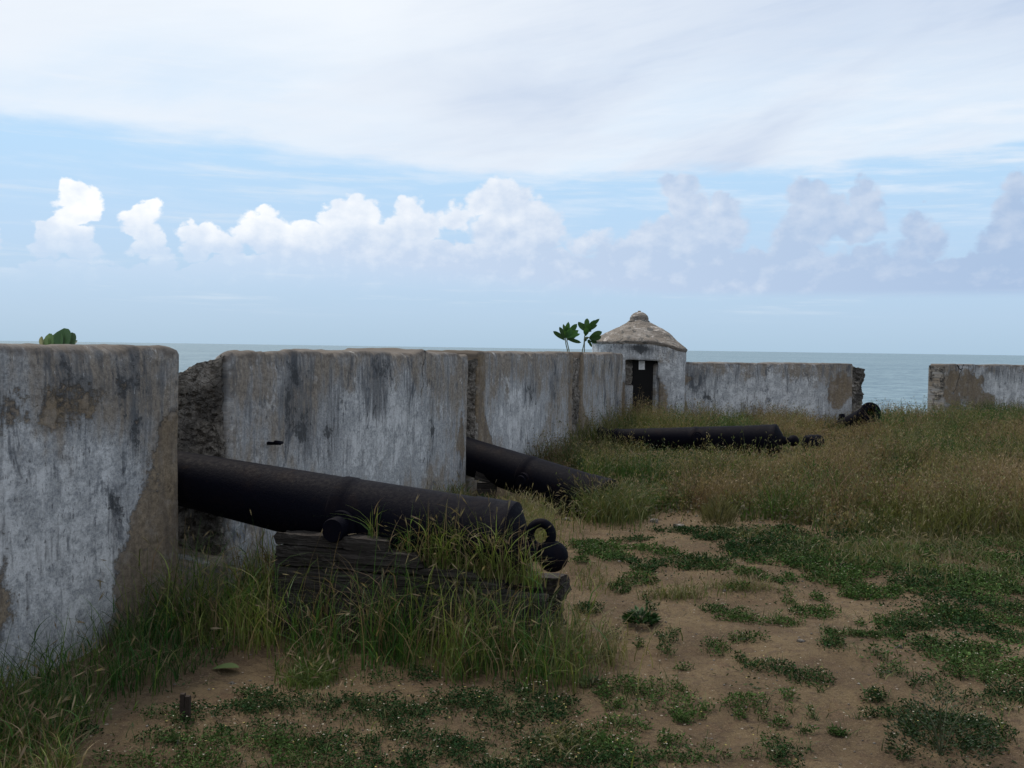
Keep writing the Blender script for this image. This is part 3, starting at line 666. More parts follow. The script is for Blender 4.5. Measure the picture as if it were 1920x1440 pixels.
# inner door jamb, door leaf with paper notice
def box(name, lo, hi, matl, parent, seed=1, amp=.008, res=.05, at=None, smooth=False):
    V, F = lumpy_box(lo, hi, res, amp, 6, seed)
    if matl is PLASTER:
        z = V[:, 2]; at = at or dict(wu=V[:, 0] + V[:, 1] + 150, wv=z, wtop=np.full(len(z), .5), brown=np.zeros(len(z)), dark=np.zeros(len(z)), white=np.full(len(z), .4))
    return link(name, np_mesh(name, V, F, matl, smooth, attrs=at), parent)
yj = 20.93 - HC.y
xl = P(1169, 720, 20.98).x - HC.x; xr = P(1186, 720, 20.98).x - HC.x; xd = P(1238, 720, 20.98).x - HC.x
box('door_jamb', (xl - .05, yj - .02, -.2), (xr, yj + .30, .86), PLASTER, hut, 3)
j2 = box('broken_jamb', (xl - .05, yj + .02, .84), (xr - .01, yj + .28, 1.40), RUBBLE, hut, 4, amp=.05, res=.02)
door = box('door', (xr - .03, yj + .07, -.1), (xd + .05, yj + .11, 1.42), BLACKD, hut, 5, amp=.002)
s0 = P(1198, 693, 20.95) - HC; s1 = P(1209.5, 677, 20.95) - HC
nt = thing('notice_sheet', 'small pale paper notice fixed to the black door of the sentry box', 'notice', HC + Vector(((s0.x + s1.x) / 2, yj + .055, s0.z)))
sx = (s1.x - s0.x) / 2; sh = s1.z - s0.z
bm = bmesh.new(); bmesh.ops.create_cube(bm, size=1, matrix=Matrix.Translation((0, 0, sh / 2)) @ Matrix.Diagonal((2 * sx, .006, sh, 1))); bm_obj('sheet', bm, PAPER, nt)
bm = bmesh.new()
for i in range(7):
    bmesh.ops.create_cube(bm, size=1, matrix=Matrix.Translation((-.008 * (i % 3), -.0045, sh * (.86 - .115 * i))) @ Matrix.Diagonal((1.5 * sx - .02 * (i % 3), .002, .005, 1)))
bm_obj('faded_print', bm, INK, nt)

# ---------------------------------------------------------------- cannons
def frame(origin, xdir, roll=0.0):
    x = xdir.normalized(); z = (Vector((0, 0, 1)) - x * x.z).normalized(); y = z.cross(x)
    M = Matrix((x, y, z)).transposed().to_4x4(); M.translation = origin
    return M @ Matrix.Rotation(roll, 4, 'X')
def gun(label, M, rb, rm, back, front, tr_len, tr_r, ring=False, tz=0.0, seed=1):
    """local x towards the muzzle, origin on the axis at the trunnions"""
    root = thing('cannon', label, 'cannon', mw=M, group='old iron cannons of the fort battery')
    rt = rb + (rm - rb) * back / (back + front * .92)
    def rad(s): return rb + (rm - rb) * (s + back) / (back + front * .92)
    p = [(-back - .10, .05), (-back - .085, .10), (-back - .045, rb * .72), (-back - .015, rb * .93), (-back, rb * 1.05), (-back + .05, rb * 1.06), (-back + .062, rb * 1.035), (-back + .235, rb * 1.015), (-back + .240, rb * .985),
         (.04, rad(.04) * .995), (.05, rad(.05) * 1.022), (.11, rad(.11) * 1.022), (.12, rad(.12) * .985), (.60, rad(.6) * .97),
         (front * .80, rad(front * .8) * .95), (front * .805, rad(front * .8) * 1.02), (front * .83, rad(front * .83) * 1.02), (front * .835, rad(front * .8) * .95), (front * .90, rm * .93), (front * .955, rm * 1.12), (front * .985, rm * 1.24), (front, rm * 1.15), (front + .008, rm * .95), (front + .008, rm * .50), (front - .30, rm * .48), (front - .30, .001)]
    V, F = lathe(dense(p, .05), 56)
    rn = np.linalg.norm(V[:, 1:], axis=1, keepdims=True); V[:, 1:] *= 1 + (fbm(V[:, 0] * 9, V[:, 1] * 9, V[:, 2] * 9, seed, 4)[:, None] - .5) * .012
    br = link('barrel', np_mesh('barrel', V, F, IRON, True), root)
    es = br.modifiers.new('edge', 'EDGE_SPLIT'); es.split_angle = R(35)
    rtz = rad(0)
    for s in (-1, 1):
        q = [(rtz * .80, tr_r * 1.45), (rtz * 1.12, tr_r * 1.42), (rtz * 1.13, tr_r * 1.02), (tr_len - .01, tr_r), (tr_len, tr_r * .94), (tr_len, .001)]
        V, F = lathe(q, 28); V = V[:, [1, 0, 2]] * np.array([1, s, 1]) + np.array([0, 0, tz])
        tr = link('trunnion', np_mesh('trunnion', V, F if s < 0 else F[:, ::-1], IRON, True), root)
        e2 = tr.modifiers.new('edge', 'EDGE_SPLIT'); e2.split_angle = R(35)
    b0 = -back - .09; kr = rb * .36
    q = [(b0 + .05, rb * .45), (b0 - .01, rb * .30), (b0 - .06, rb * .20), (b0 - .10, rb * .19)]
    for a in np.linspace(.5, math.pi, 12): q.append((b0 - .09 - kr * .78 + kr * math.cos(a) * 1.0, max(.001, kr * math.sin(a))))
    V, F = lathe(q, 28); cs = link('cascabel', np_mesh('cascabel', V, F[:, ::-1], IRON, True), root)
    if ring:                                       # breeching loop standing over the cascabel neck
        a = np.linspace(0, 2 * math.pi, 36, endpoint=False); b = np.linspace(0, 2 * math.pi, 14, endpoint=False)
        AA, BB = np.meshgrid(a, b, indexing='ij'); Rm, rs = .062, .026
        X = (Rm + rs * np.cos(BB)) * np.cos(AA); Zq = (Rm * 1.12 + rs * np.cos(BB)) * np.sin(AA); Y = rs * 1.15 * np.sin(BB)
        V = np.stack([X + b0 - .075, Y, Zq + kr * .30 + .075], -1)
        i, j = np.meshgrid(np.arange(36), np.arange(14), indexing='ij'); i = i.ravel(); j = j.ravel()
        F = np.stack([i * 14 + j, ((i + 1) % 36) * 14 + j, ((i + 1) % 36) * 14 + (j + 1) % 14, i * 14 + (j + 1) % 14], 1)
        link('breeching_ring', np_mesh('breeching_ring', V, F, IRON, True), cs)
    return root
UD = Vector((.9605, -.2785, 0)); VD = Vector((-.2785, -.9605, 0))
face = P(623, 996, 5.55)
A1 = face - VD * .335 + Vector((0, 0, .035))
dir1 = (-UD * math.cos(R(7.6)) + Vector((0, 0, 1)) * math.sin(R(7.6)))
gun('large black iron cannon on the rotting stepped timber carriage, its breech ring facing right', frame(A1, dir1), .243, .158, .93, 1.75, .325, .067, True, -.035, 5)
m1 = P(880, 856, 11.30); b1 = P(1130, 941, 10.35)
d2_ = (m1 - b1).normalized()
gun('iron cannon poking through the second gap, its breech sunk in the weeds', frame(b1 + d2_ * .85, d2_), .24, .20, .90, 1.75, .28, .06, False, 0, 6)
mz = P(1124, 821, 16.5); bz = P(1460, 826, 15.3)
d3 = (mz - bz).normalized(); g3 = gun('rusty iron cannon lying flat on the ground among tall dry weeds', frame(bz + d3 * 1.2, d3, R(12)), .235, .15, 1.17, (mz - bz).length - 1.2, .27, .062, False, 0, 7)
mg = P(1633, 773, 19.5); q = P(1580, 803, 21.2); d4 = (mg - q).normalized()
g4 = gun('iron cannon lying tilted with its round muzzle raised against the sea gap', frame(q, d4, R(90)), .20, .165, .95, (mg - q).length, .30, .062, False, 0, 8)
# stub of broken iron beside
sb = P(1523, 846, 16.3)
V, F = lathe(dense([(-.13, .03), (-.13, .11), (-.10, .135), (.10, .145), (.13, .135), (.135, .10), (.05, .09), (.05, .001)], .03), 30)
V *= 1 + (fbm(V[:, 0] * 14, V[:, 1] * 14, V[:, 2] * 14, 3, 4)[:, None] - .5) * .25
stub = thing('iron_fragment', 'short stub of broken rusty iron lying in the grass right of the flat cannon', 'iron fragment', (sb.x, sb.y, float(terr(sb.x, sb.y))))
o = link('stub_shell', np_mesh('stub_shell', V, F, IRON, True), stub); o.location.z = .12; o.rotation_euler = (0, 0, R(25))

# carriage of the first cannon
CO = Vector((A1.x, A1.y, 0)); CM = Matrix((UD, VD * -1, Vector((0, 0, 1)))).transposed().to_4x4(); CM.translation = CO
car = thing('gun_carriage', 'decayed grey timber carriage of stepped beams under the nearest cannon', 'gun carriage', mw=CM)
def beam(u0, u1, v0, v1, z0, z1, seed, name='side_beam', amp=.017):
    V, F = lumpy_box((u0, v0, z0), (u1, v1, z1), .03, amp, 5, seed)
    # ragged ends
    e = np.maximum(0, 1 - np.minimum(V[:, 0] - u0, u1 - V[:, 0]) / .10)
    V[:, 0] += e * (fbm(V[:, 1] * 22, V[:, 2] * 22, 0, seed, 3) - .35) * .13 * np.sign((u0 + u1) / 2 - V[:, 0])
    V[:, 2] += (fbm(V[:, 0] * 4, V[:, 1] * 8, 0, seed + 2, 4) - .5) * .030 * (V[:, 2] - z0) / (z1 - z0)
    return link(name, np_mesh(name, V, F, WOOD, False), car)
def uzc(x, y, v=.30):
    r = ray(x, y); o = Vector((0, 0, CAMH)); t = (CO + VD * v - o).dot(VD) / r.dot(VD); q_ = o + r * t - CO
    return q_.dot(UD), q_.z
ul, zt = uzc(510, 999); u1_, _ = uzc(733, 1000); _, z2 = uzc(733, 1037); u2_, _ = uzc(792, 1040); _, z3 = uzc(792, 1066)
u3_, z4 = uzc(943, 1094); u4_, z5 = uzc(1018, 1128); _, z6 = uzc(1018, 1176)
for side in (-1, 1):                              # local y = -v : near cheek has negative y
    a, b = (-.305, -.20) if side < 0 else (.20, .305)
    beam(ul, u1_, a, b, z2 + .004, zt, 11 + side)
    beam(ul + .005, u2_, a - .006, b, z3 + .004, z2, 13 + side)
    beam(ul - .005, u3_ - .12, a - .002, b + .004, z4 + .004, z3, 15 + side)
    beam(ul + .01, u3_, a - .012, b + .01, z5 + .02, z4, 17 + side)
    beam(ul, u4_, a - .006, b + .006, z6 + .004, z5 + .016, 19 + side)
    beam(ul, u4_ - .03, a - .02, b + .012, -.12, z6, 21 + side)
beam(ul + .10, ul + .26, -.20, .20, .05, .30, 31, 'transom')
beam(u4_ - .5, u4_ - .3, -.20, .20, -.05, .18, 32, 'transom')
# loose plank under the second cannon
q0 = P(915, 896, 11.0)
pl = thing('timber_block', 'pale grey timber plank leaning under the second cannon', 'plank', (q0.x, q0.y, q0.z))
V, F = lumpy_box((-.14, -.05, -.05), (.14, .05, .035), .02, .006, 8, 4)
o = link('plank_board', np_mesh('plank_board', V, F, WOOD, False), pl); o.rotation_euler = (0, R(14), 0)
V, F = lumpy_box((-.12, -.045, -.42), (.10, .045, -.06), .04, .008, 8, 5)
link('support_block', np_mesh('support_block', V, F, WOOD, False), pl)

# ---------------------------------------------------------------- plants: generators
def ribbons(base, h, wd, azm, bend, tint, seg=4, face=None, droop=.35, tipw=.08):
    n = len(h); t = np.linspace(0, 1, seg + 1); face = rng.uniform(0, 2 * math.pi, n) if face is None else face
    hor = (bend * h)[:, None] * t ** 2; z = h[:, None] * (t - droop * np.clip(bend, 0, 1.6)[:, None] * t ** 2.4)
    cx, cy = np.cos(azm)[:, None], np.sin(azm)[:, None]
    C = np.stack([base[:, 0:1] + cx * hor, base[:, 1:2] + cy * hor, base[:, 2:3] + z], -1)
    wp = wd[:, None] * np.maximum(tipw, (1 - t ** 1.6))[None] * .5
    S = np.stack([np.cos(face)[:, None] * wp, np.sin(face)[:, None] * wp, 0 * wp], -1)
    V = np.stack([C - S, C + S], 2).reshape(-1, 3)
    k = 2 * (seg + 1); b0 = (np.arange(n) * k)[:, None] + (np.arange(seg) * 2)[None]
    F = np.stack([b0, b0 + 1, b0 + 3, b0 + 2], -1).reshape(-1, 4)
    Tn = np.repeat(tint, k, 0)
    tips = C
    return V, F, Tn, tips
def leaves(base, direc, length, width, tint, rollv=None):
    n = len(length); d = direc / np.linalg.norm(direc, axis=1, keepdims=True)
    r = rng.normal(size=(n, 3)) if rollv is None else rollv
    s = np.cross(d, r); s /= np.linalg.norm(s, axis=1, keepdims=True) + 1e-9
    L_ = length[:, None]; Wd = width[:, None]
    V = np.stack([base, base + d * L_ * .5 + s * Wd * .5, base + d * L_, base + d * L_ * .5 - s * Wd * .5], 1).reshape(-1, 3)
    b0 = np.arange(n)[:, None] * 4; F = b0 + np.arange(4)[None]
    return V, F, np.repeat(tint, 4, 0)
class Acc:
    def __init__(s): s.V, s.F, s.T, s.o = [], [], [], 0
    def add(s, V, F, T): s.V.append(V); s.F.append(F + s.o); s.T.append(T); s.o += len(V)
    def build(s, name, matl, parent=None, origin=None, **p):
        V = np.vstack(s.V)
        if origin is not None: V = V - np.array(origin)
        return link(name, np_mesh(name, V, np.vstack(s.F), matl, False, tint=np.clip(np.vstack(s.T), 0, 1)), parent, **p)
def mixc(f, a, b): return np.asarray(a)[None] * (1 - f[:, None]) + np.asarray(b)[None] * f[:, None]
GREEN, YGRN, TAN, RED, DGRN = (.055, .100, .022), (.125, .145, .045), (.245, .195, .115), (.150, .098, .062), (.028, .060, .022)
BGRN = (.045, .115, .025)
def jit(c, s=.18): return c * (1 + rng.normal(0, s, (len(c), 1)))
def with_z(X, Y, dz=-.01): return np.stack([X, Y, terr(X, Y) + dz], -1)

# --- far weeds: tall dry grass over the whole back of the yard
def front_edge(x):                                # photo row where the tall weeds begin, by column
    return np.interp(x, [880, 1000, 1040, 1070, 1120, 1200, 1260, 1300, 1350, 1450, 1500, 1600, 1700, 1800, 1920, 2400], [905, 905, 930, 960, 966, 958, 952, 956, 972, 972, 1000, 1012, 1030, 1040, 1050, 1080])
def scatter(nc, x0, x1, y0, y1):
    X = rng.uniform(x0, x1, nc); Y = rng.uniform(y0, y1, nc); return X, Y
g = Acc(); seeds = Acc()
X, Y = scatter(560000, -1.5, 17, 8.6, 26)
px, py = PX(X, Y, 0 * X); a = n1(X, Y); b = n2(X, Y)
fe = front_edge(px) + (fbm(X * 2.2, Y * 2.2, 0, 51, 3) - .5) * 46
cl = fbm(X * 2.6, Y * 2.6, 0, 61, 4); cl2 = fbm(X * .8, Y * .8, 0, 71, 3)
pr_ = sst(fe - py, -3, 14) * (.25 + .75 * sst(cl, .32, .58))
pr_ *= (a > .03) & (b > .05) & (px > 870) & (px < 2300)
pr_ = pr_ * np.where((px < 1095) & (py > 880), .0, 1)
# trodden clearings: by the flat cannon's breech
clear = np.exp(-(((px - 1545) / 60) ** 2 + ((py - 868) / 9) ** 2))
pr_ *= 1 - .85 * clear
keep = rng.random(len(X)) < pr_ * np.clip(9.5 / Y, .42, 1) * .44
X, Y, cl, cl2, a, b, px, py = [q_[keep] for q_ in (X, Y, cl, cl2, a, b, px, py)]
nb = len(X); base_ = with_z(X, Y)
hh = (.12 + .20 * sst(cl, .3, .70) + .16 * rng.random(nb) ** 2) * (1 + .45 * np.exp(-a / .7) + .25 * np.exp(-b / .6)) * (.65 + .7 * cl2)
low1 = np.exp(-(((px - 1310) / 220) ** 4 + ((py - 868) / 30) ** 4)); low2 = np.exp(-(((px - 1565) / 75) ** 2 + ((py - 835) / 38) ** 2))
hh *= 1.2 * (1 - .80 * np.clip(low1 * 1.2, 0, 1)) * (1 - .80 * low2)
hh *= .50 + .50 * sst(front_edge(px) - py, -5, 45)
hue = fbm(X * .5, Y * .35, 0, 81, 3) + rng.normal(0, .045, nb)
drought = fbm(X * .8, Y * .5, 0, 91, 4) + rng.normal(0, .055, nb) - .10 * np.exp(-(((px - 1080) / 90) ** 2 + ((py - 880) / 50) ** 2)) - .06 * np.exp(-((front_edge(px) - py) / 35.) ** 2)
t_ = mixc(sst(hue, .36, .60), (.045, .085, .022), (.120, .125, .045))
dry_ = mixc(sst(fbm(X * 1.1, Y * .8, 0, 97, 3) + rng.normal(0, .12, nb), .35, .6), (.145, .090, .060), (.240, .180, .108))
q_ = sst(drought, .45, .62)[:, None] * .92; t_ = jit(t_ * (1 - q_) + dry_ * q_, .24)
V, F, Tn, C = ribbons(base_, hh, rng.uniform(.005, .010, nb) * (1 + Y / 30), rng.uniform(0, 6.283, nb), rng.uniform(.05, .75, nb), t_, 3)
g.add(V, F, Tn)
for rep_ in range(5):
    sel = rng.random(nb) < .6; ns = sel.sum(); k = rng.integers(1, 4, ns) if rep_ < 2 else np.full(ns, 3)
    pts = C[sel][np.arange(ns), k] + rng.normal(0, .016, (ns, 3))
    dirs = rng.normal(0, .8, (ns, 3)); dirs[:, 2] = np.abs(dirs[:, 2]) + .5
    if rep_ < 2: lf = t_[sel] * .95
    else: lf = jit(t_[sel] * .45 + mixc(rng.random(ns), (.29, .23, .145), (.16, .10, .07)) * .55, .2)
    V, F, Tn = leaves(pts, dirs, rng.uniform(.018, .045, ns), rng.uniform(.005, .010, ns) * (1 + Y[sel] / 40), lf)
    g.add(V, F, Tn)
# taller single plumes and bushy weeds that break the outline
sel = (rng.random(nb) < .035); X2, Y2 = X[sel], Y[sel]; m_ = len(X2)
hp = np.clip(hh[sel] * rng.uniform(1.3, 2.0, m_), 0, .62); tp_ = jit(mixc(rng.random(m_), (.26, .21, .12), (.12, .14, .05)))
V, F, Tn, C2 = ribbons(with_z(X2, Y2), hp, np.full(m_, .007), rng.uniform(0, 6.283, m_), rng.uniform(0, .5, m_), tp_, 4); g.add(V, F, Tn)
for r_ in range(9):
    k = rng.integers(2, 5, m_); pts = C2[np.arange(m_), k] + rng.normal(0, .02, (m_, 3)); dirs = rng.normal(0, .6, (m_, 3)); dirs[:, 2] = np.abs(dirs[:, 2]) + .7
    V, F, Tn = leaves(pts, dirs, rng.uniform(.02, .05, m_), rng.uniform(.006, .012, m_), tp_ * rng.uniform(.8, 1.3)); g.add(V, F, Tn)
# separate bushy clumps of weeds, each with its own tone
nc_ = 3000; XC, YC = scatter(nc_, -1, 16, 9.2, 25.3); px, py = PX(XC, YC, 0 * XC)
ok = (front_edge(px) - 6 > py) & (n1(XC, YC) > .12) & (n2(XC, YC) > .15) & (px < 2200) & ~((px < 1110) & (py > 890)) & ~((abs(px - 1310) < 215) & (abs(py - 872) < 40)) & ~((abs(px - 1565) < 80) & (abs(py - 835) < 42))
XC, YC = XC[ok], YC[ok]; nc_ = len(XC)
TC = np.array([(.030, .078, .020), (.060, .105, .028), (.090, .110, .040), (.100, .075, .045), (.150, .095, .062), (.205, .155, .095)])[np.clip((6.5 * ((fbm(XC * .8, YC * .5, 0, 91, 4) - .30) / .36) - .6 + rng.normal(0, 1.3, nc_)).astype(int), 0, 5)]
per = 58; ci_ = np.repeat(np.arange(nc_), per); rc_ = rng.uniform(.06, .24, nc_)[ci_]; an = rng.uniform(0, 6.283, len(ci_)); rr_ = rc_ * np.sqrt(rng.random(len(ci_)))
X2 = XC[ci_] + np.cos(an) * rr_; Y2 = YC[ci_] + np.sin(an) * rr_; hc_ = (rng.uniform(.16, .78, nc_) ** 1.2 * (.7 + .6 * fbm(XC, YC, 0, 5, 2)))[ci_] * rng.uniform(.4, 1.1, len(ci_)) * (1 - .4 * (rr_ / rc_) ** 2)
V, F, Tn, C2 = ribbons(with_z(X2, Y2), hc_, rng.uniform(.006, .012, len(ci_)), an, rng.uniform(.1, .8, len(ci_)), jit(TC[ci_], .22), 3); g.add(V, F, Tn)
for r_ in range(5):
    k = rng.integers(1, 4, len(ci_)); pts = C2[np.arange(len(ci_)), k] + rng.normal(0, .012, (len(ci_), 3)); dirs = rng.normal(0, .8, (len(ci_), 3)); dirs[:, 2] = np.abs(dirs[:, 2]) + .4
    V, F, Tn = leaves(pts, dirs, rng.uniform(.02, .045, len(ci_)), rng.uniform(.007, .014, len(ci_)), jit(TC[ci_] * rng.uniform(.8, 1.2), .25)); g.add(V, F, Tn)
# low leafy under-storey
X, Y = scatter(240000, -1, 16, 8.6, 25.5); px, py = PX(X, Y, 0 * X)
pr_ = sst(front_edge(px) + 12 - py, -8, 8) * (n1(X, Y) > .03) * (n2(X, Y) > .05) * ~((px < 1075) & (py > 905)) * (px < 2200)
keep = rng.random(len(X)) < pr_ * np.clip(9.5 / Y, .35, 1) * .7; X, Y = X[keep], Y[keep]; nb = len(X)
base_ = with_z(X, Y, 0); base_[:, 2] += rng.random(nb) ** 1.5 * .16
dirs = rng.normal(0, 1, (nb, 3)); dirs[:, 2] = np.abs(dirs[:, 2]) * .8
hue = fbm(X * .9, Y * .9, 0, 111, 3)
V, F, Tn = leaves(base_, dirs, rng.uniform(.02, .055, nb), rng.uniform(.008, .020, nb), jit(mixc(sst(hue, .4, .6), (.022, .050, .017), (.07, .062, .036)), .3))
g.add(V, F, Tn)
g.build('dry_grass', GRASS, kind='stuff')

# --- near green grass along the wall foot and round the carriage
def blades(acc, X, Y, z, h, tint, wmul=1.0, bendr=(.1, .9), seg=5, heads=.12):
    n = len(X); B = np.stack([X, Y, z], -1); azm = rng.uniform(0, 6.283, n); bd = rng.uniform(*bendr, n) * np.where(rng.random(n) < .15, 1.7, 1)
    V, F, Tn, C = ribbons(B, h, rng.uniform(.0030, .0080, n) * wmul, azm, bd, tint, seg); acc.add(V, F, Tn)
    # side leaves arching off stems
    s = rng.random(n) < .45; m_ = s.sum(); k = rng.integers(1, seg - 1, m_); pts = C[s][np.arange(m_), k]
    hl = h[s] * rng.uniform(.25, .5, m_); V, F, Tn, _ = ribbons(pts, hl, rng.uniform(.004, .008, m_) * wmul, rng.uniform(0, 6.283, m_), rng.uniform(.6, 1.6, m_), tint[s] * 1.1, 4); acc.add(V, F, Tn)
    # seed heads on the tallest
    q = (rng.random(n) < heads) & (h > np.quantile(h, .45)); m_ = q.sum()
    if m_:
        top = C[q][:, -1]; dv = C[q][:, -1] - C[q][:, -2]; dv /= np.linalg.norm(dv, axis=1, keepdims=True); L_ = rng.uniform(.035, .075, m_)
        hd = jit(mixc(rng.random(m_), (.26, .22, .14), (.20, .15, .10)))
        for r_ in range(3):
            V, F, Tn = leaves(top - dv * L_[:, None] * .3, dv + rng.normal(0, .05, dv.shape), L_, rng.uniform(.0035, .0065, m_), hd); acc.add(V, F, Tn)
def region(nc, x0, x1, y0, y1, fn):
    X, Y = scatter(nc, x0, x1, y0, y1); px, py = PX(X, Y, terr(X, Y)); p = fn(X, Y, px, py); k = rng.random(nc) < p
    return X[k], Y[k], px[k], py[k]
def gtint(X, Y, dry=0.0, seed=5):
    n = len(X); h1 = fbm(X * 3, Y * 3, 0, seed, 3) + rng.normal(0, .10, n)
    t = mixc(sst(h1, .36, .60), (.042, .102, .022), (.140, .175, .045)) * rng.uniform(.55, 1.45, n)[:, None]
    dr = (rng.random(n) < .24 + dry)[:, None]; t = np.where(dr, mixc(rng.random(n), TAN, RED), t); return jit(t)
ng = Acc()
def fnA(X, Y, px, py):                            # strip along the near wall
    a = n1(X, Y); front = np.interp(px, [-300, 0, 120, 220, 330, 420, 470], [1500, 1445, 1395, 1330, 1290, 1245, 1190])
    p = sst(front - py, -25, 25) * (a > .015) * (px < 480)
    return p * (.35 + .65 * sst(fbm(X * 4, Y * 4, 0, 7, 3), .35, .55))
X, Y, px, py = region(15000, -3.2, -.7, 3.2, 6.6, fnA); a = n1(X, Y)
h = (1 - .5 * sst(px, 325, 350) * sst(px, 480, 440)) * (.08 + .32 * rng.random(len(X)) ** 1.8) * (1.0 - .30 * sst(a, .2, 1.0)) * (.8 + .6 * fbm(X * 2, Y * 2, 0, 13, 2))
blades(ng, X, Y, terr(X, Y) - .01, h, gtint(X, Y) * np.array([[.62, .80, .70]]), heads=.12)
def fnL(X, Y, px, py):                            # bottom-left corner clump
    return sst(((px + 20) / 190) ** 2 + ((py - 1480) / 190) ** 2, 1.0, .5) * .8
X, Y, px, py = region(9000, -2.6, -1.0, 2.9, 4.6, fnL)
blades(ng, X, Y, terr(X, Y) - .01, .10 + .20 * rng.random(len(X)), gtint(X, Y, .12, 6), heads=.12)
def local(X, Y):
    dX, dY = X - CO.x, Y - CO.y; return dX * UD.x + dY * UD.y, dX * VD.x + dY * VD.y
def fnC(X, Y, px, py):                            # in front of the carriage
    u, v = local(X, Y); 
    p = (v > .33) * sst(v, .95, .55) * sst(u, -1.15, -.8) * sst(u, u4_ + .42, u4_ + .1)
    return p * (.30 + .70 * sst(fbm(X * 5, Y * 5, 0, 19, 3), .38, .56)) * .8
X, Y, px, py = region(30000, -2.2, .9, 4.3, 6.3, fnC); u, v = local(X, Y)
h = (.08 + .56 * rng.random(len(X)) ** 1.7) * (1 - .45 * sst(v, .4, .95)) * (.85 + .5 * fbm(X * 2.5, Y * 2.5, 0, 14, 2)) * (1 + .25 * sst(u, -.3, -.9))
blades(ng, X, Y, terr(X, Y) - .01, h, gtint(X, Y, 0, 8), bendr=(.05, .8), heads=.22)
def fnR(X, Y, px, py):                            # olive clump right of the carriage end
    u, v = local(X, Y)
    return np.exp(-(((u - u4_ - .10) / .25) ** 2 + ((v - .25) / .30) ** 2)) * (v > .31 * (u < u4_))
X, Y, px, py = region(8000, -.3, 1.3, 4.5, 6.4, fnR)
blades(ng, X, Y, terr(X, Y) - .01, .12 + .30 * rng.random(len(X)) ** 1.3, jit(mixc(rng.random(len(X)), (.11, .125, .04), (.215, .18, .10))), bendr=(.1, 1.0), heads=.25)
# strip behind the first cannon along the second and third walls
def fnB(X, Y, px, py):
    a = n1(X, Y); return (a > .02) * sst(a, 1.0, .35) * (px > 350) * (px < 1120) * ~((px > 880) & (py < 945)) * (px < 985) * (.3 + .7 * sst(fbm(X * 4, Y * 4, 0, 29, 3), .36, .56))
X, Y, px, py = region(60000, -2.2, 1.2, 6.3, 14, fnB); a = n1(X, Y)
h = (.10 + .26 * rng.random(len(X))) * (1 + .4 * (px < 540) * (px > 445) - .55 * (px < 445)) * (1 - .45 * (px > 870))
blades(ng, X, Y, terr(X, Y) - .01, h, gtint(X, Y, .25, 9), wmul=1.4, heads=.25)
def fnG(X, Y, px, py):                            # pale seed grass between the two cannons
    return np.exp(-(((px - 960) / 60) ** 2 + ((py - 1000) / 28) ** 2)) * (py > 960)
X, Y, px, py = region(26000, -.8, 1.2, 7.4, 11.5, fnG)
blades(ng, X, Y, terr(X, Y) - .01, .10 + .24 * rng.random(len(X)), jit(mixc(rng.random(len(X)), (.10, .13, .035), (.24, .20, .115))), wmul=1.3, heads=.5)
# weeds at the breech of the second cannon
def fnH(X, Y, px, py):
    return np.exp(-(((px - 1150) / 42) ** 2 + ((py - 955) / 20) ** 2))
X, Y, px, py = region(34000, .3, 2.2, 8.8, 10.6, fnH)
blades(ng, X, Y, terr(X, Y) - .01, .16 + .30 * rng.random(len(X)), jit(mixc(rng.random(len(X)), (.045, .085, .025), (.13, .12, .05))), wmul=1.3, heads=.3)
# tufts rooted in the dirt on top of the carriage beams
for (pxc, pyc, r_, n_, hm) in ((700, 1000, .02, 26, .20), (765, 1040, .05, 60, .26), (830, 1062, .08, 170, .36), (880, 1070, .08, 150, .32), (925, 1075, .07, 110, .34), (965, 1085, .06, 70, .30), (1000, 1090, .05, 60, .24)):
    c_ = uzc(pxc, pyc, .24); o3 = CO + UD * c_[0] + VD * .24
    uu = rng.normal(0, r_, n_); vv = rng.uniform(-.03, .05, n_)
    X = o3.x + UD.x * uu + VD.x * vv; Y = o3.y + UD.y * uu + VD.y * vv; z = np.full(n_, c_[1] - .02)
    blades(ng, X, Y, z, hm * (.25 + 1.1 * rng.random(n_) ** 1.4), gtint(X, Y, .05, 10) * 1.1, bendr=(.05, 1.1), heads=.25)
# sparse stalks over the middle ground
X, Y, px, py = region(5000, -1.0, 9, 3.6, 10.5, lambda X, Y, px, py: .16 * sst(fbm(X * 2, Y * 2, 0, 37, 3), .50, .66) * (n1(X, Y) > .1))
blades(ng, X, Y, terr(X, Y) - .005, .04 + .12 * rng.random(len(X)), gtint(X, Y, .3, 12), heads=.3, seg=4)
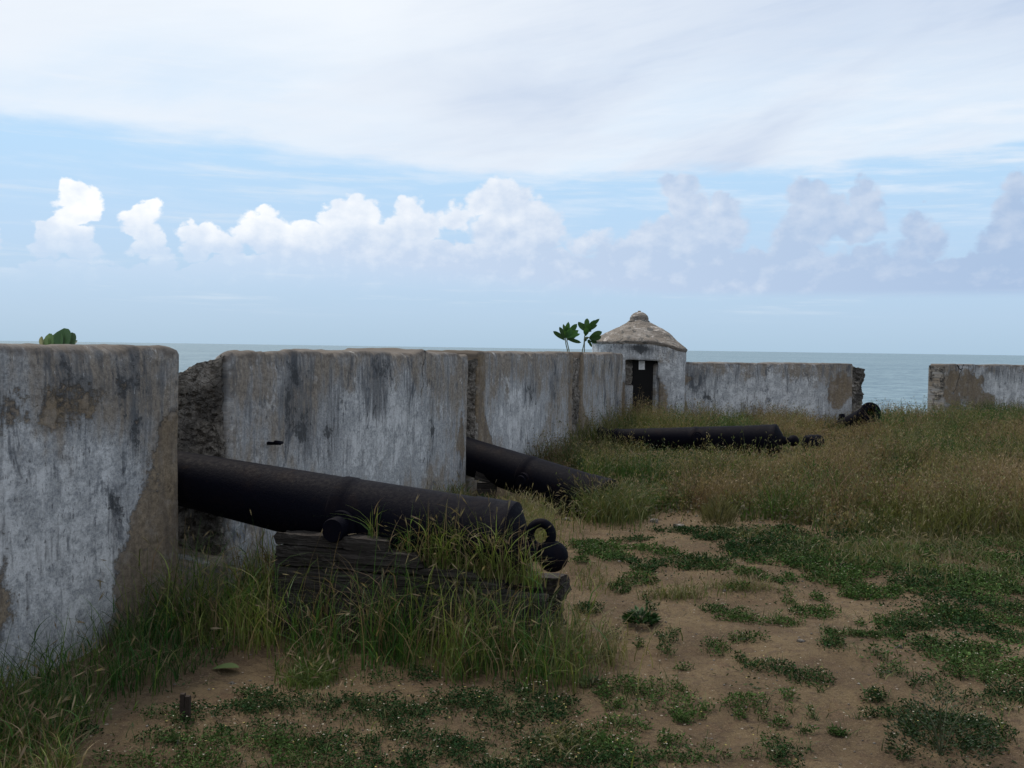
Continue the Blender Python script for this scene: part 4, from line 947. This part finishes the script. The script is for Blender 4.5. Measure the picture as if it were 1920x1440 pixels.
# short loose grass in the right middle ground
def fnM(X, Y, px, py):
    return sst(py, 985, 1010) * sst(py, 1120, 1040) * sst(px, 1420, 1650) * sst(fbm(X * 2, Y * 2, 0, 39, 3), .40, .60) * .55
X, Y, px, py = region(60000, 1.2, 9, 6.3, 10.5, fnM)
blades(ng, X, Y, terr(X, Y) - .005, .05 + .15 * rng.random(len(X)), jit(mixc(rng.random(len(X)), (.09, .115, .04), (.18, .15, .09))), heads=.3, seg=4, wmul=1.2)
for (cx_, cy_, rx_, ry_, n_, hm, dr) in ((1400, 1010, 60, 10, 300, .10, 1), (1270, 1120, 60, 10, 300, .12, 1), (1650, 1040, 60, 14, 700, .16, 0), (1380, 1110, 70, 8, 350, .08, 1), (1110, 1085, 40, 25, 160, .12, 1), (1055, 1390, 40, 25, 260, .10, 1), (590, 1250, 50, 26, 700, .13, 0), (1640, 940, 60, 14, 500, .2, 1)):
    c_ = G(cx_, cy_); sx_ = rx_ * c_.y / FPX; sy_ = ry_ * c_.y ** 2 / (FPX * CAMH)
    X = rng.normal(c_.x, sx_ * .55, n_); Y = rng.normal(c_.y, sy_ * .55, n_)
    blades(ng, X, Y, terr(X, Y) - .005, hm * rng.uniform(.3, 1.1, n_), jit(mixc(rng.random(n_), (.10, .13, .04), (.20, .165, .10) if dr else (.07, .12, .03))), heads=.2, seg=4)
ng.build('tall_grass', GRASS, kind='stuff')

# --- creeping mats
MATS = [(500, 1322, 80, 14), (560, 1312, 110, 20), (640, 1332, 70, 16), (700, 1318, 90, 16), (760, 1335, 60, 12), (880, 1312, 110, 22), (940, 1330, 110, 34), (1020, 1305, 60, 18), (1215, 1300, 85, 30), (1170, 1285, 45, 16), (1290, 1338, 30, 12), (1160, 1352, 55, 14),
        (330, 1340, 90, 18), (400, 1385, 130, 28), (520, 1370, 110, 24), (640, 1378, 110, 26), (620, 1420, 160, 26), (800, 1380, 110, 26), (860, 1410, 110, 30), (700, 1345, 60, 10), (430, 1430, 130, 24), (1000, 1400, 80, 30), (1080, 1392, 100, 30), (1150, 1425, 90, 26), (930, 1430, 100, 20), (1290, 1425, 62, 18),
        (1465, 1412, 38, 34), (1405, 1326, 55, 14), (1525, 1350, 22, 7), (1640, 1326, 32, 13), (1440, 1265, 45, 14), (1515, 1287, 42, 14), (1340, 1219, 26, 12), (1245, 1222, 22, 8), (1250, 1192, 22, 7), (1405, 1208, 36, 8), (1572, 1236, 34, 13), (1560, 1225, 20, 8), (1640, 1252, 42, 13), (1672, 1285, 34, 18), (1640, 1207, 66, 11), (1590, 1205, 30, 8),
        (1400, 1166, 62, 10), (1470, 1178, 40, 8), (1530, 1156, 46, 13), (1350, 1150, 40, 7), (1645, 1122, 60, 14), (1610, 1112, 30, 16), (1412, 1093, 30, 9), (1190, 1088, 36, 10), (1160, 1100, 20, 8), (1290, 1056, 72, 18), (1330, 1070, 50, 12), (1110, 1028, 60, 16), (1150, 1045, 60, 12), (1215, 1030, 36, 8), (1290, 996, 70, 6), (1340, 1010, 40, 7), (1440, 1018, 100, 22), (1470, 1045, 110, 24), (1560, 1062, 90, 26), (1560, 1092, 52, 10), (1180, 1010, 40, 6),
        (1640, 1060, 90, 24), (1720, 1075, 90, 26), (1750, 1112, 90, 26), (1850, 1090, 90, 40), (1900, 1060, 80, 30), (1720, 1178, 70, 20), (1780, 1160, 60, 16), (1850, 1175, 90, 26), (1900, 1150, 60, 30), (1760, 1228, 66, 22), (1820, 1240, 60, 20), (1790, 1255, 80, 18), (1880, 1282, 70, 28), (1820, 1292, 60, 16), (1745, 1310, 60, 18), (1900, 1330, 50, 22), (1680, 1185, 50, 14), (1900, 1215, 50, 18), (1800, 1395, 110, 46), (1730, 1370, 60, 24), (1860, 1350, 60, 26), (1800, 1340, 40, 18), (1690, 1345, 40, 12),
        (1185, 1440, 60, 10), (250, 1420, 80, 20), (120, 1380, 60, 20), (300, 1385, 60, 14), (480, 1290, 40, 8), (790, 1262, 30, 10), (720, 1270, 30, 8), (960, 1290, 40, 8), (1120, 1375, 40, 10), (1060, 1320, 40, 12)]
for i in range(110):
    mx_, my_ = rng.uniform(1060, 1910), rng.uniform(1000, 1430)
    MATS.append((mx_, my_, rng.uniform(8, 24) * (.5 + my_ / 2000), rng.uniform(3, 8)))
MATS = [(a_, b_, c_ * (.8 if a_ > 1620 else 1), d_ * (.72 if a_ > 1620 else 1)) for a_, b_, c_, d_ in MATS]
# further plants off the right edge and toward the viewer
for i in range(40): MATS.append((rng.uniform(1950, 3300), rng.uniform(1050, 1430), rng.uniform(50, 110), rng.uniform(12, 30)))
for i in range(30): MATS.append((rng.uniform(0, 1900), rng.uniform(1470, 1800), rng.uniform(60, 120), rng.uniform(16, 34)))
gc = Acc(); fl = []
for (cx_, cy_, rx_, ry_) in MATS:
    c_ = G(cx_, cy_); sx_ = rx_ * c_.y / FPX; sy_ = ry_ * c_.y ** 2 / (FPX * CAMH)
    area = 3.14 * sx_ * sy_; n_ = int(min(14000, area * 17000 * np.clip(4.6 / c_.y, .35, 1.1))) + 90
    rad = np.sqrt(rng.random(n_)); an = rng.uniform(0, 6.283, n_)
    X = c_.x + sx_ * rad * np.cos(an) * 1.12; Y = c_.y + sy_ * rad * np.sin(an) * 1.12
    k = rng.random(n_) < sst(rad + (fbm(X * 5, Y * 5, 0, 3, 4) - .5) * 3.2 + (fbm(X * 18, Y * 18, 0, 13, 3) - .5) * 2.4, 1.28, .30) * (n1(X, Y) > .05); X, Y, rad = X[k], Y[k], rad[k]; n_ = len(X)
    if n_ == 0: continue
    mh = np.clip(.012 + .055 * fbm(X * 6, Y * 6, 0, 77, 3) * (1 - rad * .5), .008, .08) * (1 + .3 * (rng.random()))
    z = terr(X, Y) + rng.random(n_) * mh
    dirs = rng.normal(0, 1, (n_, 3)); dirs[:, 2] = np.abs(dirs[:, 2]) * .55 + .05
    hue = fbm(X * 1.6, Y * 1.6, 0, 121, 3) + rng.normal(0, .05, n_)
    tt = jit(mixc(sst(hue, .38, .64), (.018, .045, .016), (.050, .095, .026)), .35); dd_ = rng.random(n_) < .07; tt[dd_] = (.11, .085, .045)
    sc = np.clip(c_.y / 8, .62, 1.2)
    V, F, Tn = leaves(np.stack([X, Y, z], -1), dirs, rng.uniform(.014, .036, n_) * sc, rng.uniform(.007, .015, n_) * sc, tt); gc.add(V, F, Tn)
    m_ = max(1, int(n_ * .012)); idx = rng.integers(0, n_, m_); fl.append(np.stack([X[idx], Y[idx], terr(X[idx], Y[idx]) + .03 + .07 * rng.random(m_)], -1))
# scattered seedlings everywhere
X, Y, px, py = region(60000, -1.6, 9, 3.2, 10.5, lambda X, Y, px, py: .36 * sst(fbm(X * 1.7, Y * 1.7, 0, 43, 4), .46, .66) * (n1(X, Y) > .1))
n_ = len(X); dirs = rng.normal(0, 1, (n_, 3)); dirs[:, 2] = np.abs(dirs[:, 2]) * .5
V, F, Tn = leaves(with_z(X, Y, .004), dirs, rng.uniform(.012, .034, n_), rng.uniform(.006, .014, n_), jit(mixc(rng.random(n_), (.035, .06, .03), (.07, .085, .04)))); gc.add(V, F, Tn)
# right-hand side: nearly continuous low growth
def fnRR(X, Y, px, py):
    return sst(px, 1580, 1900) * sst(py, 985, 1040) * sst(py, 1330, 1180) * sst(fbm(X * 3.4, Y * 3.4, 0, 47, 4) + (fbm(X * 14, Y * 14, 0, 57, 3) - .5) * .5, .50, .62) * .8 + sst(px, 1380, 1560) * sst(py, 990, 1010) * sst(py, 1090, 1060) * sst(fbm(X * 3.6, Y * 3.6, 0, 48, 3) + (fbm(X * 14, Y * 14, 0, 57, 3) - .5) * .5, .47, .60) * .7
X, Y, px, py = region(330000, 1.2, 9, 4.8, 10.2, fnRR)
n_ = len(X); dirs = rng.normal(0, 1, (n_, 3)); dirs[:, 2] = np.abs(dirs[:, 2]) * .6; z = terr(X, Y) + rng.random(n_) * .06
hue = fbm(X * 1.2, Y * 1.2, 0, 131, 3) + rng.normal(0, .06, n_)
V, F, Tn = leaves(np.stack([X, Y, z], -1), dirs, rng.uniform(.014, .034, n_), rng.uniform(.006, .013, n_), jit(mixc(sst(hue, .4, .62), (.020, .048, .017), (.056, .100, .030)), .35)); gc.add(V, F, Tn)
k = rng.random(n_) < .006; fl.append(np.stack([X[k], Y[k], terr(X[k], Y[k]) + .05 + .05 * rng.random(k.sum())], -1))
# short blades standing up out of the mats
bb = []
for (cx_, cy_, rx_, ry_) in MATS:
    c_ = G(cx_, cy_); sx_ = rx_ * c_.y / FPX; sy_ = ry_ * c_.y ** 2 / (FPX * CAMH); n_ = int(min(900, sx_ * sy_ * 3.14 * 1100)) + 8
    bb.append(np.stack([rng.normal(c_.x, sx_ * .5, n_), rng.normal(c_.y, sy_ * .5, n_)], -1))
bb = np.vstack(bb); bb = bb[n1(bb[:, 0], bb[:, 1]) > .05]; n_ = len(bb)
V, F, Tn, _ = ribbons(with_z(bb[:, 0], bb[:, 1]), rng.uniform(.03, .10, n_), rng.uniform(.003, .006, n_), rng.uniform(0, 6.283, n_), rng.uniform(.2, 1.4, n_), jit(mixc(rng.random(n_), (.035, .075, .028), (.12, .13, .06)), .3), 3); gc.add(V, F, Tn)
gc.build('ground_cover', MATM, kind='stuff')
# tiny pale flowers (countless)
X, Y, px, py = region(9000, -1.4, 7, 3.4, 8.5, lambda X, Y, px, py: .06 + 0 * X)
fl.append(with_z(X, Y, .02)); fp_ = np.vstack(fl); n_ = len(fp_); fa = Acc()
tt = jit(mixc((rng.random(n_) < .25).astype(float), (.40, .38, .32), (.44, .38, .12)), .15)
for r_ in range(4):
    an = rng.uniform(0, 6.283, n_) + r_ * 1.57; dirs = np.stack([np.cos(an), np.sin(an), np.full(n_, .35)], -1)
    V, F, Tn = leaves(fp_, dirs, rng.uniform(.004, .008, n_), rng.uniform(.003, .006, n_), tt, np.tile([[0, 0, 1.]], (n_, 1))); fa.add(V, F, Tn)
V, F, Tn, _ = ribbons(fp_ - np.array([[0, 0, .04]]), np.full(n_, .04), np.full(n_, .0022), rng.uniform(0, 6, n_), np.full(n_, .1), np.tile([[.06, .08, .04]], (n_, 1)), 1); fa.add(V, F, Tn)
fa.build('wild_flowers', GRASS, kind='stuff')
# dead straw and leaf litter
X, Y, px, py = region(52000, -2.2, 8, 3.3, 10, lambda X, Y, px, py: .16 + .25 * (py < 1260) * (py > 1150) * (px < 1150))
n_ = len(X); an = rng.uniform(0, 6.283, n_); dirs = np.stack([np.cos(an), np.sin(an), rng.normal(0, .08, n_)], -1); lt = Acc()
V, F, Tn = leaves(with_z(X, Y, .008), dirs, .012 + .09 * rng.random(n_) ** 3, rng.uniform(.002, .006, n_), jit(mixc(rng.random(n_), (.22, .165, .10), (.05, .036, .025))), np.tile([[0, 0, 1.]], (n_, 1))); lt.add(V, F, Tn)
lt.build('leaf_litter', GRASS, kind='stuff')
# pebbles
X, Y, px, py = region(7000, -1.6, 8, 3.3, 10.5, lambda X, Y, px, py: .16 + .2 * fbm(X, Y, 0, 2, 2) * (n1(X, Y) > .2))
n_ = len(X); ico = np.array([[0, 0, 1.], [1, 0, 0], [0, 1, 0], [-1, 0, 0], [0, -1, 0], [0, 0, -1.]]); fi = np.array([[0, 1, 2], [0, 2, 3], [0, 3, 4], [0, 4, 1], [5, 2, 1], [5, 3, 2], [5, 4, 3], [5, 1, 4]])
sz = (rng.uniform(.003, .010, n_) * (1 + 2.2 * (rng.random(n_) < .05)))[:, None, None] * rng.uniform(.5, 1.3, (n_, 6, 1)) * ico[None] * np.array([1, 1, .6])
V = (with_z(X, Y, .002)[:, None] + sz).reshape(-1, 3); F = (fi[None] + (np.arange(n_) * 6)[:, None, None]).reshape(-1, 3)
link('pebbles', np_mesh('pebbles', V, F, ROCK, True), kind='stuff')

# ---------------------------------------------------------------- single plants and stones
def leaf_blade(acc, base, d, L_, Wd, tint, cup=.15, droop=.25, seg=7, sidev=None):
    d = d.normalized(); s = d.cross(Vector((0, 0, 1))) if sidev is None else sidev
    if s.length < .1: s = Vector((1, 0, 0))
    s.normalize(); nrm = s.cross(d); V = []
    for i in range(seg + 1):
        t = i / seg; wv = Wd * .5 * (math.sin(math.pi * min(1, t * .93 + .04) ** .95) ** .8) * (1 if t < 1 else .02) * (.55 + .6 * t)
        c = base + d * (L_ * t) + Vector((0, 0, -1)) * (droop * L_ * t * t)
        for q in (-1, 0, 1): V.append(c + s * (q * wv) + nrm * (cup * wv * abs(q)))
    F = []
    for i in range(seg):
        for q in range(2): a_ = i * 3 + q; F.append((a_, a_ + 1, a_ + 4, a_ + 3))
    acc.add(np.array([tuple(v_) for v_ in V]), np.array(F), np.tile([tint], (len(V), 1)))
def stem_tube(pts, r, acc, tint):
    for a_, b_ in zip(pts[:-1], pts[1:]):
        d_ = (b_ - a_).normalized(); s_ = d_.orthogonal().normalized(); t2 = d_.cross(s_); V = []
        for c_, rr_ in ((a_, r), (b_, r * .9)):
            for k in range(6): an = k * math.pi / 3; V.append(c_ + s_ * (math.cos(an) * rr_) + t2 * (math.sin(an) * rr_))
        acc.add(np.array([tuple(v_) for v_ in V]), np.array([(k, (k + 1) % 6, 6 + (k + 1) % 6, 6 + k) for k in range(6)]), np.tile([tint], (12, 1)))
def sapling(label, root_px, Yd, stems, lvs):
    r_ = np.random.default_rng(int(root_px[0])); lvs = [(a, b, c, d, w_ * .82, e, f) for a, b, c, d, w_, e, f in lvs]
    lvs += [(a, b, a + (c - a) * q1 + q3, b + (d - b) * q1 + q4, w_ * .7, e * q2, f + .1) for (a, b, c, d, w_, e, f), q1, q2, q3, q4 in zip(list(lvs), r_.uniform(.5, .85, 20), r_.uniform(.6, 1.5, 20), r_.normal(0, 5, 20), r_.normal(0, 4, 20))]
    r0 = P(*root_px, Yd); r0.z = .9
    root = thing('sapling', label, 'sapling', r0, group='broad-leaved saplings growing behind the parapet')
    a_ = Acc()
    for pts in stems: stem_tube([Vector((P(*pts[0], Yd).x, Yd, .6))] + [P(*q_, Yd) for q_ in pts], .011, a_, (.13, .15, .09))
    a_.build('stem', STEMF, root, origin=r0)
    for (bx, by, tx, ty, wpx, shade, dy_) in lvs:
        b0 = P(bx, by, Yd); t0 = P(tx, ty, Yd + dy_); dv = t0 - b0; l_ = Acc()
        sv = dv.cross(Vector((0, -1, 0))).normalized()
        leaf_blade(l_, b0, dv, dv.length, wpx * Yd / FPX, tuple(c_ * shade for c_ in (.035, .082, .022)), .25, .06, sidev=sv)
        l_.build('leaf', LEAFM, root, origin=r0)
STEMF = foliage_mat('sapling_stem', .7, .0)
sapling('leafy sapling with two thin stems above the wall, left of its neighbour', (1065, 656), 19.9,
        [[(1064, 657), (1061, 645), (1060, 633)], [(1067, 657), (1063, 640), (1064, 630)]],
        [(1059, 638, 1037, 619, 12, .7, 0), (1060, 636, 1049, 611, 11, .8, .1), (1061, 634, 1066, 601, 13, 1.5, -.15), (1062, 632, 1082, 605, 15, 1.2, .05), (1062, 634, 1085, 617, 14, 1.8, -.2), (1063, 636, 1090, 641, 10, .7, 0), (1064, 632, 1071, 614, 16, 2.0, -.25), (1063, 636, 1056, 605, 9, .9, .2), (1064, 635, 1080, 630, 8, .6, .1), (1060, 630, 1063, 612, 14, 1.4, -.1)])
sapling('taller leafy sapling on one bent stem nearest the sentry box roof', (1093, 656), 20.4,
        [[(1092, 657), (1095, 644), (1096, 632), (1099, 618)], [(1096, 636), (1102, 632), (1110, 636)]],
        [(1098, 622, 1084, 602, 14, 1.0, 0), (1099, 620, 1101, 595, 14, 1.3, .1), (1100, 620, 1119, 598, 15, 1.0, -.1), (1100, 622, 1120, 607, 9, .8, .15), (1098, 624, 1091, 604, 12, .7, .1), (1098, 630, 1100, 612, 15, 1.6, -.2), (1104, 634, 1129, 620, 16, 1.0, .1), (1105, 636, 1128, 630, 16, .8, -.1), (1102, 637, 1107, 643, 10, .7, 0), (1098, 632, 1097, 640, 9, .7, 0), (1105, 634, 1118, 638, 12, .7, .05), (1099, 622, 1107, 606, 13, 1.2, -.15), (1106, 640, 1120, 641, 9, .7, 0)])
# big rounded leaf plant behind the nearest wall
r0 = P(105, 660, 6.40); r0.z = 1.2
bl = thing('wall_plant', 'round green leaves of a plant peeping over the nearest wall', 'plant', r0)
for (bx, by, tx, ty, wpx, c_) in ((120, 664, 120, 614, 40, (.045, .105, .04)), (128, 664, 135, 622, 30, (.03, .075, .035)), (112, 664, 107, 621, 30, (.055, .125, .045)), (96, 662, 92, 624, 24, (.085, .16, .05)), (90, 660, 86, 631, 18, (.07, .14, .04)), (80, 652, 77, 630, 12, (.13, .14, .05)), (126, 655, 145, 637, 10, (.04, .09, .05)), (104, 660, 99, 632, 22, (.10, .18, .06))):
    b0 = P(bx, by, 6.40); t0 = P(tx, ty, 6.5); dv = t0 - b0; l_ = Acc(); leaf_blade(l_, b0, dv, dv.length, wpx * 6.40 / FPX, c_, .35, .02, 8, sidev=dv.cross(Vector((0, -1, 0))).normalized())
    l_.build('leaf', LEAFM, bl, origin=r0)
a_ = Acc(); stem_tube([Vector((r0.x, r0.y, .7)), P(105, 656, 6.40)], .012, a_, (.1, .14, .06)); a_.build('stem', STEMF, bl, origin=r0)
# small bushy plant on the bare soil
def bush(name, label, cat, cx_, cy_, rpx, hgt, nl, tint, L_=(.05, .09), Wd=(.015, .028), up_=.55):
    c_ = G(cx_, cy_); r_ = rpx * c_.y / FPX; zb = float(terr(c_.x, c_.y)); root = thing(name, label, cat, (c_.x, c_.y, zb)); a_ = Acc()
    for i in range(7):
        an = rng.uniform(0, 6.283); e_ = Vector((math.cos(an) * r_ * rng.uniform(.3, .9), math.sin(an) * r_ * rng.uniform(.3, .9), hgt * rng.uniform(.5, .9)))
        stem_tube([Vector((0, 0, -.02)), e_ * .5 + Vector((0, 0, .02)), e_], .0028, a_, (.06, .07, .035))
    a_.build('stem', STEMF, root)
    an = rng.uniform(0, 6.283, nl); ra = np.sqrt(rng.random(nl)) * r_; zz_ = rng.random(nl) * hgt * (1 - (ra / r_) ** 2 * .6)
    B = np.stack([np.cos(an) * ra, np.sin(an) * ra, zz_], -1); dirs = np.stack([np.cos(an), np.sin(an), np.full(nl, up_)], -1) + rng.normal(0, .4, (nl, 3))
    V, F, Tn = leaves(B, dirs, rng.uniform(*L_, nl), rng.uniform(*Wd, nl), jit(np.tile([tint], (nl, 1)), .3)); l2 = Acc(); l2.add(V, F, Tn); l2.build('foliage', LEAFM, root)
    return root
bush('small_bush', 'small leafy green bush alone on bare sandy soil', 'bush', 1201, 1170, 26, .07, 260, (.024, .060, .020), (.03, .06), (.012, .022))
bush('grass_tuft', 'dry spiky tuft at the edge of the weeds behind the sandy patch', 'grass tuft', 1347, 982, 30, .26, 900, (.13, .125, .055), (.05, .12), (.004, .008), 2.0)
bush('dark_shrub', 'thin dark shrub with straggling stems in the bottom right corner', 'shrub', 1765, 1425, 100, .26, 1500, (.024, .044, .018), (.010, .024), (.005, .009), .4)
bush('seedling', 'little pale green rosette weed below the carriage end', 'weed', 1112, 1274, 20, .035, 120, (.09, .12, .05), (.03, .05), (.008, .014), .3)
# fallen leaf and stake by the near grass
c_ = G(422, 1238, .03); lf = thing('fallen_leaf', 'large flat green leaf lying on the soil under the grass', 'leaf', (c_.x, c_.y, float(terr(c_.x, c_.y)) + .014)); l_ = Acc()
leaf_blade(l_, Vector((-.06, 0, .0)), Vector((1, .15, .12)), .13, .10, (.075, .12, .035), .25, .1); l_.build('leaf_blade', LEAFM, lf)
c_ = G(347, 1345); zb = float(terr(c_.x, c_.y)); stk = thing('wooden_stub', 'short dark split wooden stub sticking out of the ground', 'stub', (c_.x, c_.y, zb))
for i, (ox, hg) in enumerate(((-.010, .115), (.012, .105))):
    V, F = lumpy_box((ox - .010, -.012, -.03), (ox + .010, .012, hg), .008, .004, 30, 5 + i); link('splinter', np_mesh('splinter', V, F, BARKD, False), stk)
def stone(label, cx_, cy_, wpx, seed, matl=None):
    c_ = G(cx_, cy_); r_ = wpx * c_.y / FPX / 2; V, F = lumpy_box((-r_, -r_ * .7, -r_ * .4), (r_, r_ * .7, r_ * .8), r_ / 9, r_ * .35, 1.6 / r_, seed)
    n_ = np.linalg.norm(V, axis=1, keepdims=True); V = V * (.55 + .45 * r_ / np.maximum(n_, r_ * .3))
    o = link('stone', np_mesh('stone', V, F, matl or ROCK, False), None, label=label, category='stone', group='loose stones on the soil'); o.location = (c_.x, c_.y, float(terr(c_.x, c_.y))); o.rotation_euler.z = seed
stone('pale stone on the sandy patch near the second cannon breech', 1226, 972, 17, 1)
stone('flat reddish stone on the sandy patch right of the pale one', 1273, 984, 22, 2)
stone('weathered pale stone among the low green growth at the right', 1824, 1086, 24, 3)
stone('small rounded stone on the edge of the sandy soil by the second cannon', 1062, 962, 16, 4)
stone('brownish stone on bare soil between green mats at the lower right', 1684, 1231, 12, 5)
for nm, pt in (('trunnion', face), ('muzzle_cut', A1 + dir1 * 1.13), ('breech', A1 - dir1 * .93)):
    print('CHK', nm, [round(float(q_)) for q_ in PX(pt.x, pt.y, pt.z)])
